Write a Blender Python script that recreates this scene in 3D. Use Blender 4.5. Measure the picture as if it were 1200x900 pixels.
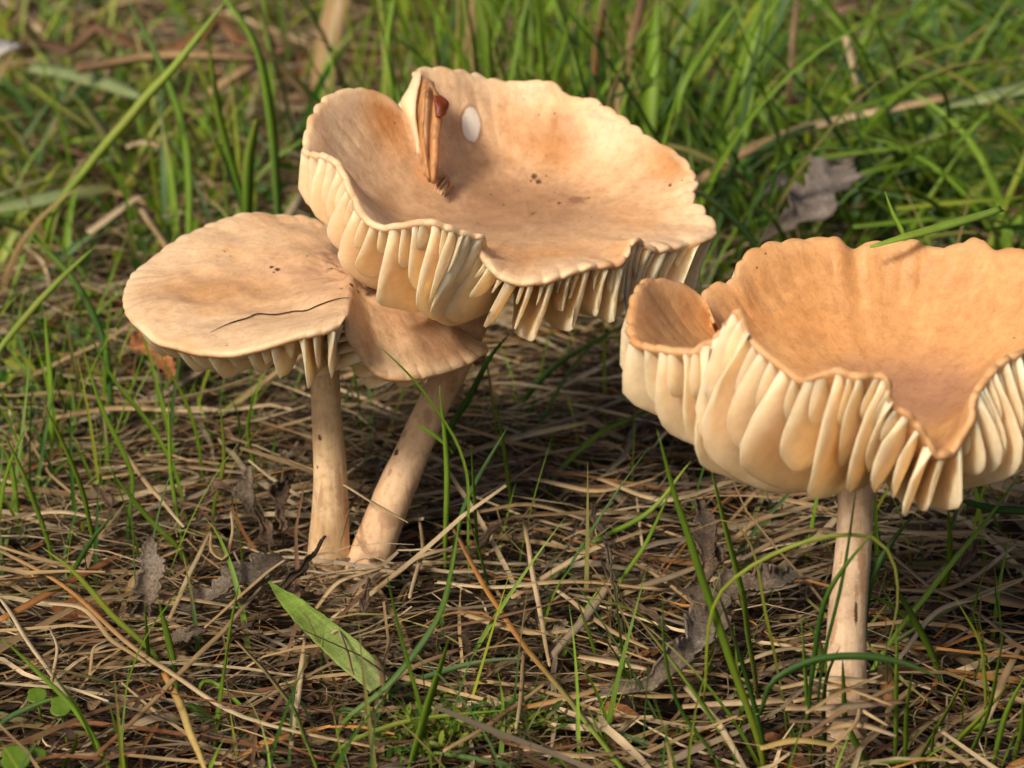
import bpy, math, random
import numpy as np
from mathutils import Vector
from mathutils.bvhtree import BVHTree

# ------------------------------------------------------------------ clear, camera, light
for o in list(bpy.data.objects):
    bpy.data.objects.remove(o)
scene = bpy.context.scene
COL = scene.collection
S = 0.01                                   # everything below is measured in centimetres
CAM_H = 17.0
PITCH = math.radians(22.0)
FPX = 1200 * 100.0 / 36.0                  # focal length in pixels of a 1200 wide picture

cd = bpy.data.cameras.new('camera')
cam = bpy.data.objects.new('camera', cd)
COL.objects.link(cam)
cam.location = (0, 0, CAM_H * S)
cam.rotation_euler = (math.pi / 2 - PITCH, 0, 0)
cd.lens = 100
cd.sensor_width = 36
cd.clip_start = 0.005
cd.clip_end = 500
cd.dof.use_dof = True
cd.dof.focus_distance = 0.365
cd.dof.aperture_fstop = 40
scene.camera = cam

TO_SUN = Vector((-0.44, -0.58, 0.68)).normalized()
world = bpy.data.worlds.new('World')
scene.world = world
world.use_nodes = True
wn = world.node_tree
wn.nodes.clear()
wo = wn.nodes.new('ShaderNodeOutputWorld')
wb = wn.nodes.new('ShaderNodeBackground')
ws = wn.nodes.new('ShaderNodeTexSky')
ws.sky_type = 'NISHITA'
ws.sun_disc = False
ws.sun_elevation = math.asin(TO_SUN.z)
ws.sun_rotation = math.atan2(TO_SUN.x, TO_SUN.y)
ws.dust_density = 6.0
ws.air_density = 1.0
ws.ozone_density = 0.6
wb.inputs['Strength'].default_value = 0.05
wn.links.new(ws.outputs[0], wb.inputs[0])
wn.links.new(wb.outputs[0], wo.inputs[0])

sd = bpy.data.lights.new('sun', 'SUN')
sd.energy = 2.4
sd.angle = math.radians(11)
sd.color = (1.0, 0.90, 0.75)
sun = bpy.data.objects.new('sun', sd)
COL.objects.link(sun)
sun.rotation_euler = (-TO_SUN).to_track_quat('-Z', 'Y').to_euler()

scene.view_settings.view_transform = 'Standard'
scene.view_settings.look = 'None'
scene.view_settings.exposure = 0.66
scene.view_settings.gamma = 1
scene.cycles.max_bounces = 6
scene.cycles.diffuse_bounces = 3
scene.cycles.transmission_bounces = 4
scene.cycles.glossy_bounces = 2
scene.render.resolution_x = 1024
scene.render.resolution_y = 768

rng = np.random.default_rng(11)
random.seed(5)

# ------------------------------------------------------------------ small helpers
CP, SP = math.cos(PITCH), math.sin(PITCH)
def ray(px, py):
    xr = (px - 600) / FPX; yr = (450 - py) / FPX
    return np.array((xr, CP + yr * SP, -SP + yr * CP))
def at(px, py, Y):
    d = ray(px, py); s = Y / d[1]
    return np.array((d[0] * s, Y, CAM_H + d[2] * s))
def gp(px, py, z=0.0):
    d = ray(px, py); s = (z - CAM_H) / d[2]
    return np.array((d[0] * s, d[1] * s, z))
def project(P):
    P = np.asarray(P, float)
    x = P[..., 0]; y = P[..., 1]; z = P[..., 2] - CAM_H
    dep = y * CP - z * SP; up = y * SP + z * CP
    return 600 + FPX * x / dep, 450 - FPX * up / dep

def spline(pts, n, closed=False, alpha=0.5):
    """centripetal Catmull-Rom through pts, n samples even in arc length"""
    P = np.asarray(pts, float)
    if closed:
        Q = np.vstack((P[-1], P, P[0], P[1])); segs = len(P)
    else:
        Q = np.vstack((2 * P[0] - P[1], P, 2 * P[-1] - P[-2])); segs = len(P) - 1
    out = []
    for i in range(segs):
        p0, p1, p2, p3 = Q[i:i + 4]
        t0 = 0.0
        t1 = t0 + max(np.linalg.norm(p1 - p0), 1e-4) ** alpha
        t2 = t1 + max(np.linalg.norm(p2 - p1), 1e-4) ** alpha
        t3 = t2 + max(np.linalg.norm(p3 - p2), 1e-4) ** alpha
        t = np.linspace(t1, t2, 16, endpoint=False)[:, None]
        A1 = (t1 - t) / (t1 - t0) * p0 + (t - t0) / (t1 - t0) * p1
        A2 = (t2 - t) / (t2 - t1) * p1 + (t - t1) / (t2 - t1) * p2
        A3 = (t3 - t) / (t3 - t2) * p2 + (t - t2) / (t3 - t2) * p3
        B1 = (t2 - t) / (t2 - t0) * A1 + (t - t0) / (t2 - t0) * A2
        B2 = (t3 - t) / (t3 - t1) * A2 + (t - t1) / (t3 - t1) * A3
        out.append((t2 - t) / (t2 - t1) * B1 + (t - t1) / (t2 - t1) * B2)
    C = np.vstack(out + [P[:1] if closed else P[-1:]])
    L = np.concatenate(([0], np.cumsum(np.linalg.norm(np.diff(C, axis=0), axis=1))))
    q = np.linspace(0, L[-1], n, endpoint=not closed)
    return np.stack([np.interp(q, L, C[:, k]) for k in range(C.shape[1])], 1)

def mesh_from(name, V, F, attrs=None, smooth=True, scale=True):
    me = bpy.data.meshes.new(name)
    V = np.asarray(V, np.float32) * (S if scale else 1)
    F = np.asarray(F, np.int32)
    k = F.shape[1]
    me.vertices.add(len(V)); me.vertices.foreach_set('co', V.ravel())
    me.loops.add(F.size); me.loops.foreach_set('vertex_index', F.ravel())
    me.polygons.add(len(F))
    me.polygons.foreach_set('loop_start', np.arange(len(F), dtype=np.int32) * k)
    me.polygons.foreach_set('use_smooth', np.full(len(F), smooth))
    for an, (typ, data) in (attrs or {}).items():
        a = me.attributes.new(an, typ, 'POINT')
        data = np.asarray(data, np.float32)
        if typ == 'FLOAT_COLOR':
            if data.shape[1] == 3: data = np.hstack((data, np.ones((len(data), 1), np.float32)))
            a.data.foreach_set('color', data.ravel())
        elif typ == 'FLOAT_VECTOR': a.data.foreach_set('vector', data.ravel())
        else: a.data.foreach_set('value', data.ravel())
    me.update(); me.validate()
    return me

def link(name, me, mat, parent=None, loc=None):
    o = bpy.data.objects.new(name, me)
    if me is not None and mat is not None and not me.materials: me.materials.append(mat)
    COL.objects.link(o)
    if parent is not None: o.parent = parent
    if loc is not None: o.location = [c * S for c in loc]
    return o
def tag(o, label=None, cat=None, group=None, kind=None):
    if label: o['label'] = label
    if cat: o['category'] = cat
    if group: o['group'] = group
    if kind: o['kind'] = kind
    return o
def grid_faces(nu, nv, closed_u=False, off=0):
    F = []
    for i in range(nu if closed_u else nu - 1):
        i2 = (i + 1) % nu
        a = off + i * nv + np.arange(nv - 1); b = off + i2 * nv + np.arange(nv - 1)
        F.append(np.stack((a, b, b + 1, a + 1), 1))
    return np.vstack(F)

# cheap smooth value noise for shaping
def vnoise(P, seed=0):
    P = np.asarray(P, float)
    I = np.floor(P).astype(np.int64); f = P - I; f = f * f * (3 - 2 * f)
    def h(i):
        n = i[..., 0] * 374761393 + i[..., 1] * 668265263 + i[..., 2] * 2147483647 + seed * 974711
        n = (n ^ (n >> 13)) * 1274126177; n = n ^ (n >> 16)
        return (n & 0xffff) / 32767.5 - 1
    r = 0
    for dx in (0, 1):
        for dy in (0, 1):
            for dz in (0, 1):
                w = (f[..., 0] if dx else 1 - f[..., 0]) * (f[..., 1] if dy else 1 - f[..., 1]) * (f[..., 2] if dz else 1 - f[..., 2])
                r = r + w * h(I + np.array((dx, dy, dz)))
    return r

# ------------------------------------------------------------------ materials
class NT:
    def __init__(s, name):
        s.m = bpy.data.materials.new(name); s.m.use_nodes = True
        s.t = s.m.node_tree; s.t.nodes.clear()
        s.out = s.t.nodes.new('ShaderNodeOutputMaterial')
    def n(s, typ, inp=None, **kw):
        nd = s.t.nodes.new(typ)
        for k, v in kw.items(): setattr(nd, k, v)
        for k, v in (inp or {}).items(): s.put(nd, k, v)
        return nd
    def put(s, nd, k, v):
        sock = nd.inputs[k]
        if hasattr(v, 'is_output') or isinstance(v, bpy.types.NodeSocket): s.t.links.new(v, sock)
        elif isinstance(v, tuple) and len(v) == 3 and sock.type == 'RGBA': sock.default_value = (*v, 1)
        else: sock.default_value = v
    def attr(s, name, o='Color'): return s.n('ShaderNodeAttribute', attribute_name=name).outputs[o]
    def coord(s): return s.n('ShaderNodeTexCoord').outputs['Object']
    def noise(s, scale, detail=4, rough=0.55, vec=None, dist=0.0):
        nd = s.n('ShaderNodeTexNoise', {'Scale': scale / S, 'Detail': detail, 'Roughness': rough, 'Distortion': dist})
        s.put(nd, 'Vector', vec if vec is not None else s.coord())
        return nd.outputs['Fac']
    def ramp(s, fac, stops, interp='LINEAR'):
        nd = s.n('ShaderNodeValToRGB'); r = nd.color_ramp; r.interpolation = interp
        while len(r.elements) < len(stops): r.elements.new(0.5)
        for e, (p, c) in zip(r.elements, stops):
            e.position = p; e.color = (*c, 1) if isinstance(c, tuple) else (c, c, c, 1)
        s.put(nd, 'Fac', fac)
        return nd.outputs['Color']
    def mix(s, fac, a, b, mode='MIX'):
        nd = s.n('ShaderNodeMix', data_type='RGBA', blend_type=mode)
        s.put(nd, 0, fac); s.put(nd, 6, a); s.put(nd, 7, b)
        return nd.outputs[2]
    def math(s, op, a, b=0.0, c=None, clamp=False):
        nd = s.n('ShaderNodeMath', operation=op, use_clamp=clamp)
        s.put(nd, 0, a); s.put(nd, 1, b)
        if c is not None: s.put(nd, 2, c)
        return nd.outputs[0]
    def spot(s, p, rad, soft=0.3, noise=0.25, nscale=8):
        """mask 1 inside a ragged blot of radii rad (cm) about point p (cm, object space)"""
        v = s.n('ShaderNodeVectorMath', operation='SUBTRACT'); s.put(v, 0, s.coord()); v.inputs[1].default_value = [c * S for c in p]
        w = s.n('ShaderNodeVectorMath', operation='DIVIDE'); s.put(w, 0, v.outputs[0]); w.inputs[1].default_value = [c * S for c in rad]
        l = s.n('ShaderNodeVectorMath', operation='LENGTH'); s.put(l, 0, w.outputs[0])
        d = s.math('ADD', l.outputs['Value'], s.math('MULTIPLY', s.math('SUBTRACT', s.noise(max(nscale, .9 / min(rad)), 5, .7), 0.5), noise * 2.6))
        mr = s.n('ShaderNodeMapRange', {'From Min': 1 + soft * .5, 'From Max': 1 - soft * .5}, interpolation_type='SMOOTHSTEP'); s.put(mr, 0, d)
        return mr.outputs[0]

def blade_material(name, rough, trans, tcol, spec=0.35, veins=14.0, blotch=0.5, speck=0.0, vc=.76):
    g = NT(name)
    col = g.attr('Col'); tu = g.attr('tu', 'Vector')
    sx = g.n('ShaderNodeSeparateXYZ'); g.put(sx, 0, tu)
    across, along, rnd = sx.outputs
    ph = g.math('MULTIPLY', across, veins)
    cmb = g.n('ShaderNodeCombineXYZ'); g.put(cmb, 0, ph); g.put(cmb, 1, g.math('MULTIPLY', along, 0.9)); g.put(cmb, 2, g.math('MULTIPLY', rnd, 37.0))
    st = g.n('ShaderNodeTexNoise', {'Scale': 1.0, 'Detail': 3.0, 'Roughness': .6}); g.put(st, 'Vector', cmb.outputs[0])
    nb = g.noise(3.0, 5, .65)
    f = g.math('MULTIPLY', g.math('ADD', 1 - vc / 2, g.math('MULTIPLY', st.outputs['Fac'], vc)), g.math('ADD', 1 - blotch * .5, g.math('MULTIPLY', nb, blotch)))
    vm = g.n('ShaderNodeVectorMath', operation='SCALE'); g.put(vm, 0, col); g.put(vm, 'Scale', f)
    c2 = vm.outputs[0]
    if speck:
        c2 = g.mix(1.0, c2, g.ramp(g.noise(22, 5, .8), [(.36, (1 - speck,) * 3), (.5, (1, 1, 1)), (.66, (1 + speck * 1.2,) * 3)]), 'MULTIPLY')
    bmp = g.n('ShaderNodeBump', {'Strength': .5, 'Distance': 0.012 * S}); g.put(bmp, 'Height', st.outputs['Fac'])
    p = g.n('ShaderNodeBsdfPrincipled', {'Roughness': rough, 'Specular IOR Level': spec}); g.put(p, 'Base Color', c2); g.put(p, 'Normal', bmp.outputs[0])
    tr = g.n('ShaderNodeBsdfTranslucent'); g.put(tr, 0, g.mix(1.0, c2, tcol, 'MULTIPLY'))
    mx = g.n('ShaderNodeMixShader'); g.put(mx, 0, trans); g.put(mx, 1, p.outputs[0]); g.put(mx, 2, tr.outputs[0])
    g.t.links.new(mx.outputs[0], g.out.inputs[0])
    return g.m
M_GRASS = blade_material('grass_blade_green', .42, .34, (1.25, 1.35, .55), .4)
M_STRAW = blade_material('dry_straw', .62, .12, (1.1, 1.0, .8), .25, 10.0, .9)
M_WIDE = blade_material('wide_green_leaf', .55, .2, (1.2, 1.25, .6), .35, 34.0, .8, .25, 1.7)
M_LEAF = blade_material('dead_leaf_grey', .75, .06, (1, .9, .8), .2, 6.0, 1.0, .55)

def soil_material():
    g = NT('dark_soil')
    c = g.ramp(g.noise(1.2, 8, .7), [(.3, (.012, .008, .005)), (.55, (.035, .022, .013)), (.75, (.07, .045, .026))])
    far = g.ramp(g.noise(.05, 4, .6), [(.35, (.03, .035, .012)), (.65, (.06, .075, .02))])
    dist = g.n('ShaderNodeVectorMath', operation='LENGTH'); g.put(dist, 0, g.coord())
    mr = g.n('ShaderNodeMapRange', {'From Min': 1.3, 'From Max': 3.0}); g.put(mr, 0, dist.outputs['Value'])
    b = g.n('ShaderNodeBump', {'Strength': .8, 'Distance': .15 * S}); g.put(b, 'Height', g.noise(4, 6, .7))
    p = g.n('ShaderNodeBsdfPrincipled', {'Roughness': .9, 'Specular IOR Level': .2}); g.put(p, 'Base Color', g.mix(mr.outputs[0], c, far)); g.put(p, 'Normal', b.outputs[0])
    g.t.links.new(p.outputs[0], g.out.inputs[0])
    return g.m

def flesh(g, col, rough=.55, sss=.35, bump=None, spec=.3, sc=.22):
    p = g.n('ShaderNodeBsdfPrincipled', {'Roughness': rough, 'Specular IOR Level': spec, 'Subsurface Weight': sss, 'Subsurface Scale': sc * S})
    p.inputs['Subsurface Radius'].default_value = (1.0, .55, .28)
    p.subsurface_method = 'BURLEY'
    g.put(p, 'Base Color', col)
    if bump is not None: g.put(p, 'Normal', bump)
    g.t.links.new(p.outputs[0], g.out.inputs[0])

def cap_material(name, disc, mid, rim, spots=(), edgecol=(.80, .57, .34)):
    """skin of a cap: colours run from the disc to the margin, mottled; spots = (point, radii, colour, soft, noise)"""
    g = NT(name)
    rt = g.attr('rt', 'Fac')
    n1 = g.noise(.75, 5, .6, dist=.4); n2 = g.noise(3.2, 6, .65); n3 = g.noise(16, 4, .6)
    f = g.math('ADD', rt, g.math('MULTIPLY', g.math('SUBTRACT', n1, .5), .75))
    c = g.ramp(f, [(.10, disc), (.45, mid), (.72, tuple(.5 * (a + b) for a, b in zip(mid, rim))), (.93, rim)])
    deep = g.ramp(g.noise(.55, 4, .6, dist=.8), [(.50, 0.0), (.70, 1.0)])
    c = g.mix(g.math('MULTIPLY', deep, .85), c, g.mix(1.0, c, (.88, .66, .45), 'MULTIPLY'))
    for (p, rad, colr, soft, nz) in spots:
        if soft >= 1: c = g.mix(g.spot(p, rad, soft, nz), c, colr)
    c = g.mix(1.0, c, g.ramp(n2, [(.3, (.80, .76, .72)), (.7, (1.10, 1.09, 1.07))]), 'MULTIPLY')
    rg = g.n('ShaderNodeTexNoise', {'Scale': 1.0, 'Detail': 5.0, 'Roughness': .65}); g.put(rg, 'Vector', g.attr('ring', 'Vector'))
    fibw = g.ramp(rt, [(.12, 0.0), (.5, 1.0)])
    c = g.mix(fibw, c, g.mix(1.0, c, g.ramp(rg.outputs['Fac'], [(.28, (.90, .85, .80)), (.5, (1, 1, 1)), (.7, (1.04, 1.04, 1.03))]), 'MULTIPLY'))
    c = g.mix(1.0, c, g.ramp(g.noise(9, 6, .75), [(.34, (.84, .80, .76)), (.52, (1, 1, 1)), (.7, (1.05, 1.05, 1.05))]), 'MULTIPLY')
    c = g.mix(g.math('MULTIPLY', g.ramp(rt, [(.93, 0.0), (.985, .75)]), g.ramp(g.noise(2.2, 3), [(.35, .25), (.6, 1.0)])), c, edgecol)
    # ochre stain along the very edge in places
    edge = g.math('MULTIPLY', g.ramp(rt, [(.955, 0.0), (.995, 1.0)]), g.ramp(g.noise(1.6, 3), [(.5, 0.0), (.66, 1.0)]))
    c = g.mix(g.math('MULTIPLY', edge, .55), c, (.52, .22, .075))
    vor = g.n('ShaderNodeTexVoronoi', {'Scale': 3.1 / S, 'Randomness': 1.0}); g.put(vor, 'Vector', g.coord())
    dots = g.math('MULTIPLY', g.math('LESS_THAN', vor.outputs['Distance'], .05), g.math('GREATER_THAN', g.noise(1.1, 3), .46))
    c = g.mix(g.math('MULTIPLY', dots, .8), c, (.10, .045, .02))
    for (p, rad, colr, soft, nz) in spots:
        if soft < 1: c = g.mix(g.spot(p, rad, soft, nz), c, colr)
    h = g.math('ADD', g.math('ADD', g.math('MULTIPLY', n3, .45), n2), g.math('MULTIPLY', g.math('MULTIPLY', rg.outputs['Fac'], fibw), .8))
    b = g.n('ShaderNodeBump', {'Strength': .55, 'Distance': .035 * S}); g.put(b, 'Height', h)
    flesh(g, c, .46, .30, b.outputs[0], .35)
    return g.m
def gill_material():
    g = NT('cream_gill')
    a = g.attr('gd', 'Fac')
    n1 = g.noise(1.3, 4, .55); n2 = g.noise(6, 5, .6)
    c = g.ramp(n1, [(.3, (.84, .62, .38)), (.7, (.91, .74, .50))])
    c = g.mix(1.0, c, g.ramp(n2, [(.3, (.90, .88, .85)), (.7, (1.05, 1.05, 1.05))]), 'MULTIPLY')
    c = g.mix(g.ramp(a, [(.0, .28), (.30, .0), (.92, 0.0), (1.0, .12)]), c, (.70, .40, .19))
    b = g.n('ShaderNodeBump', {'Strength': .35, 'Distance': .02 * S}); g.put(b, 'Height', n2)
    flesh(g, c, .45, .7, b.outputs[0], .35, .40)
    return g.m
def stem_material(name, base, spots=()):
    g = NT(name)
    mp = g.n('ShaderNodeMapping'); mp.inputs['Scale'].default_value = (9, 9, 1.1); g.put(mp, 0, g.coord())
    fib = g.noise(1.5, 6, .65, mp.outputs[0]); n1 = g.noise(1.1, 5, .6); n2 = g.noise(7, 5, .7)
    dk = tuple(a * b for a, b in zip(base, (.72, .62, .55)))
    c = g.ramp(g.math('ADD', g.math('MULTIPLY', n1, .6), g.math('MULTIPLY', fib, .4)), [(.36, dk), (.55, base), (.72, tuple(min(1, a * 1.15) for a in base))])
    c = g.mix(1.0, c, g.ramp(n2, [(.28, (.72, .66, .6)), (.5, (1, 1, 1)), (.75, (1.08, 1.08, 1.1))]), 'MULTIPLY')
    for (p, rad, colr, soft, nz) in spots:
        c = g.mix(g.spot(p, rad, soft, nz), c, colr)
    b = g.n('ShaderNodeBump', {'Strength': .6, 'Distance': .03 * S}); g.put(b, 'Height', g.math('ADD', fib, g.math('MULTIPLY', n2, .5)))
    flesh(g, c, .7, .18, b.outputs[0], .2)
    return g.m
M_GILL = gill_material()
M_SOIL = soil_material()
def plain(name, col, rough=.7, var=.5, scale=8, sss=0, stretch=None):
    g = NT(name)
    vec = None
    if stretch:
        mp = g.n('ShaderNodeMapping'); mp.inputs['Scale'].default_value = stretch; g.put(mp, 0, g.coord()); vec = mp.outputs[0]
    c = g.mix(1.0, g.ramp(g.noise(scale, 5, .65, vec), [(.3, tuple(a * (1 - var) for a in col)), (.7, tuple(min(1, a * (1 + var * .5)) for a in col))]), (1, 1, 1), 'MULTIPLY')
    b = g.n('ShaderNodeBump', {'Strength': .7, 'Distance': .03 * S}); g.put(b, 'Height', g.noise(scale * 2, 4))
    flesh(g, c, rough, sss, b.outputs[0], .25)
    return g.m
M_DARK = plain('dark_litter', (.045, .028, .018), .6)
M_BROWNGILL = plain('browned_gill', (.50, .235, .09), .45, .55, 2.5, .25, (4, 4, .7))
M_PALEBROWN = plain('torn_edge', (.52, .28, .13), .5, .5, 2.5, .25, (4, 4, .7))
M_REDTIP = plain('red_brown_tip', (.20, .038, .010), .35, .6, 6, .1)

# ------------------------------------------------------------------ ground
GZ = -0.95
def ground():
    xs = np.concatenate((-np.geomspace(6000, 60, 14), np.linspace(-45, 45, 91), np.geomspace(60, 6000, 14)))
    ys = np.concatenate((-np.geomspace(6000, 60, 14), np.linspace(-20, 130, 151), np.geomspace(145, 6000, 14)))
    X, Y = np.meshgrid(xs, ys, indexing='ij')
    P = np.stack((X, Y, np.zeros_like(X)), -1)
    Z = GZ + .14 * vnoise(P * .45, 3) + .07 * vnoise(P * 1.1, 4)
    V = np.stack((X, Y, Z), -1).reshape(-1, 3)
    o = link('ground', mesh_from('ground', V, grid_faces(len(xs), len(ys))), M_SOIL)
    tag(o, 'dark brown soil under the straw and grass', kind='structure')
ground()

# ------------------------------------------------------------------ mushrooms
def tube(path, radii, nseg=28, rough=.0, seed=0, cap=True):
    P = np.asarray(path); n = len(P)
    T = np.gradient(P, axis=0); T /= np.linalg.norm(T, axis=1)[:, None]
    ref = np.array((0., -1., 0.)) if abs(T[0][1]) < .9 else np.array((1., 0, 0))
    A = np.cross(T, ref); A /= np.linalg.norm(A, axis=1)[:, None]
    B = np.cross(T, A)
    th = np.linspace(0, 2 * np.pi, nseg, endpoint=False)
    r = np.asarray(radii)[:, None] * np.ones((n, nseg))
    if rough:
        Q = P[:, None, :] + r[..., None] * (np.cos(th)[None, :, None] * A[:, None] + np.sin(th)[None, :, None] * B[:, None])
        r = r * (1 + rough * vnoise(Q * np.array((3.2, 3.2, 1.1)), seed) + rough * .5 * vnoise(Q * np.array((9, 9, 2.)), seed + 1))
    V = P[:, None, :] + r[..., None] * (np.cos(th)[None, :, None] * A[:, None] + np.sin(th)[None, :, None] * B[:, None])
    V = V.reshape(-1, 3)
    F = []
    for i in range(n - 1):
        a = i * nseg + np.arange(nseg); b = i * nseg + (np.arange(nseg) + 1) % nseg
        F.append(np.stack((a, b, b + nseg, a + nseg), 1))
    return V, np.vstack(F)

def cap_geometry(rim, C, a, b, NTH=720, NR=44, seed=0, th_c=.2, th_r=.085, ribs=.02, lobes=None, disc_noise=.03, bmap=None, smooth_u=40.0, fold_p=3.0, nfull=30, lumps=(), calm=None):
    R = spline(rim, NTH, closed=True)
    r = np.random.default_rng(seed)
    # gill positions around the margin (arc-length fraction), irregular spacing
    arc = np.linalg.norm(np.diff(np.vstack((R, R[:1])), axis=0), axis=1).sum()
    w = .75 + .5 * r.random(nfull); pos = np.cumsum(w) / w.sum() * NTH
    nxt = np.roll(pos, -1); nxt[-1] += NTH
    mids = .5 * (pos + nxt) + (nxt - pos) * .05 * r.normal(0, 1, nfull)
    C = np.asarray(C)
    t = np.linspace(0, 1, NR) ** .9
    D = R - C
    bb = np.full(NTH, b) if bmap is None else bmap(R)
    # the inner part follows a smoothed margin; folds and dents of the margin stay near it
    kk = np.arange(-120, 121); gw = np.exp(-(kk / smooth_u) ** 2); gw /= gw.sum()
    Rs = sum(w_ * np.roll(R, int(k_), 0) for k_, w_ in zip(kk, gw))
    Ds = Rs - C
    M = C + Ds * np.array((a, a, 0.0)); M[:, 2] += Ds[:, 2] * bb
    tt = t[None, :, None]
    P = (1 - tt) ** 2 * C + 2 * tt * (1 - tt) * M[:, None] + tt ** 2 * Rs[:, None] + (R - Rs)[:, None] * tt ** fold_p
    # ribbing towards the margin and broad unevenness
    u = np.arange(NTH) / NTH
    gp_ = np.sort(np.concatenate((pos, mids)) % NTH)
    ext = np.concatenate((gp_[-1:] - NTH, gp_, gp_[:1] + NTH))
    ui = np.arange(NTH); kx = np.clip(np.searchsorted(ext, ui, side='right') - 1, 0, len(ext) - 2)
    fr = (ui - ext[kx]) / np.maximum(ext[kx + 1] - ext[kx], 1e-6)
    amp = r.uniform(.05, 1.7, len(ext)); amp[-1] = amp[1]; amp[0] = amp[-2]
    k = np.clip((t - .5) / .5, 0, 1) ** 2.8
    ck = np.ones(NTH) if calm is None else np.clip((np.linalg.norm(R - calm[0], axis=1) - calm[1] * .75) / .4, 0, 1)
    wave = (np.abs(np.cos(fr * np.pi)) ** .8 - .6) * (amp[kx] * (1 - fr) + amp[kx + 1] * fr) * ck
    out = D.copy(); out[:, 2] = 0; out /= np.linalg.norm(out, axis=1)[:, None] + 1e-6
    nrm_up = np.array((0, 0, 1.)) * .6 - out * .8
    P = P + (wave[:, None] * k[None, :] * ribs)[..., None] * nrm_up[:, None]
    P = P + (wave[:, None] * np.clip((t - .8) / .2, 0, 1)[None, :] ** 2 * ribs * 1.6)[..., None] * out[:, None]
    w = (t * (1 - t) * 4 * .6 + .3 * t)[None, :]
    P[..., 2] += w * (disc_noise * vnoise(P * 1.3, seed + 5) + disc_noise * .5 * vnoise(P * 3.1, seed + 6))
    Pw = P.copy()
    roll = np.clip((t - .90) / .10, 0, 1)[None, :, None] ** 2
    P = P + roll * ck[:, None, None] * (out[:, None] * .035 + np.array((0, 0, -.035)))
    und = (.075 * vnoise(Pw * np.array((1.0, 1.0, .6)) + seed, seed + 31) + .03 * vnoise(Pw * 2.2 + seed, seed + 32)) * np.clip((t - .25) / .5, 0, 1)[None, :]
    P = P + und[..., None] * nrm_up[:, None]
    for (lp, lr, la, lf) in lumps:
        wgt = np.exp(-(np.linalg.norm((P - lp) / lr, axis=2)) ** 2)
        P[..., 2] += wgt * la * (vnoise(P * lf, seed + 77) + .6 * vnoise(P * lf * 2.3, seed + 78))
    # surface normal
    def normals(P):
        du = np.roll(P, -3, 0) - np.roll(P, 3, 0)
        dt = np.gradient(P, axis=1)
        N = np.cross(dt, du)
        l = np.linalg.norm(N, axis=2, keepdims=True); N = N / np.where(l < 1e-9, 1, l)
        N[:, 0] = (0, 0, 1)
        return N
    N = normals(P)
    if N[:, 3:10, 2].mean() < 0: N = -N
    # smoothed version for gill directions and offsets
    Ns = N.copy()
    for _ in range(3):
        Ns = sum(np.roll(Ns, s, 0) for s in (-12, -8, -4, 0, 4, 8, 12)) / 7
    Ns /= np.linalg.norm(Ns, axis=2, keepdims=True) + 1e-9
    th = th_r + (th_c - th_r) * (1 - t) ** .8
    Bm = P - Ns * th[None, :, None]
    return dict(R=R, P=P, B=Bm, N=N, Ns=Ns, t=t, C=C, NTH=NTH, NR=NR, arc=arc, out=out, pos=pos, mids=mids)

def cap_mesh(g, base, name):
    NTH, NR, t = g['NTH'], g['NR'], g['t']
    P, B = g['P'], g['B']
    lip = .5 * (P[:, -1] + B[:, -1]) + .02 * g['out']
    rings = np.concatenate((P[:, 1:], lip[:, None], B[:, ::-1][:, :-1]), 1)        # disc .. margin .. under
    nv = rings.shape[1]
    V = np.vstack((rings.reshape(-1, 3), P[0, 0][None], B[0, 0][None])) - base
    rt = np.concatenate((t[1:], [1.0], t[::-1][:-1]))
    RT = np.concatenate((np.tile(rt, NTH), [0, 0]))
    F = grid_faces(NTH, nv, True)
    i = np.arange(NTH); j = (i + 1) % NTH
    top, bot = NTH * nv, NTH * nv + 1
    T1 = np.stack((np.full(NTH, top), j * nv, i * nv, i * nv), 1)[:, :3]
    T2 = np.stack((np.full(NTH, bot), i * nv + nv - 1, j * nv + nv - 1), 1)
    me = bpy.data.meshes.new(name)
    faces = [tuple(f) for f in F[:, ::-1]] + [tuple(f) for f in T1[:, ::-1]] + [tuple(f) for f in T2[:, ::-1]]
    me.from_pydata([tuple(v) for v in V * S], [], faces)
    me.polygons.foreach_set('use_smooth', np.full(len(faces), True))
    ua = np.repeat(np.arange(NTH) / NTH * 2 * np.pi, nv)
    ring = np.stack((np.cos(ua) * 9, np.sin(ua) * 9, np.tile(rt, NTH) * 2.2), 1); ring = np.vstack((ring, np.zeros((2, 3))))
    ar_ = me.attributes.new('ring', 'FLOAT_VECTOR', 'POINT'); ar_.data.foreach_set('vector', ring.astype(np.float32).ravel())
    at_ = me.attributes.new('rt', 'FLOAT', 'POINT'); at_.data.foreach_set('value', RT.astype(np.float32))
    me.update()
    return me

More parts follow.
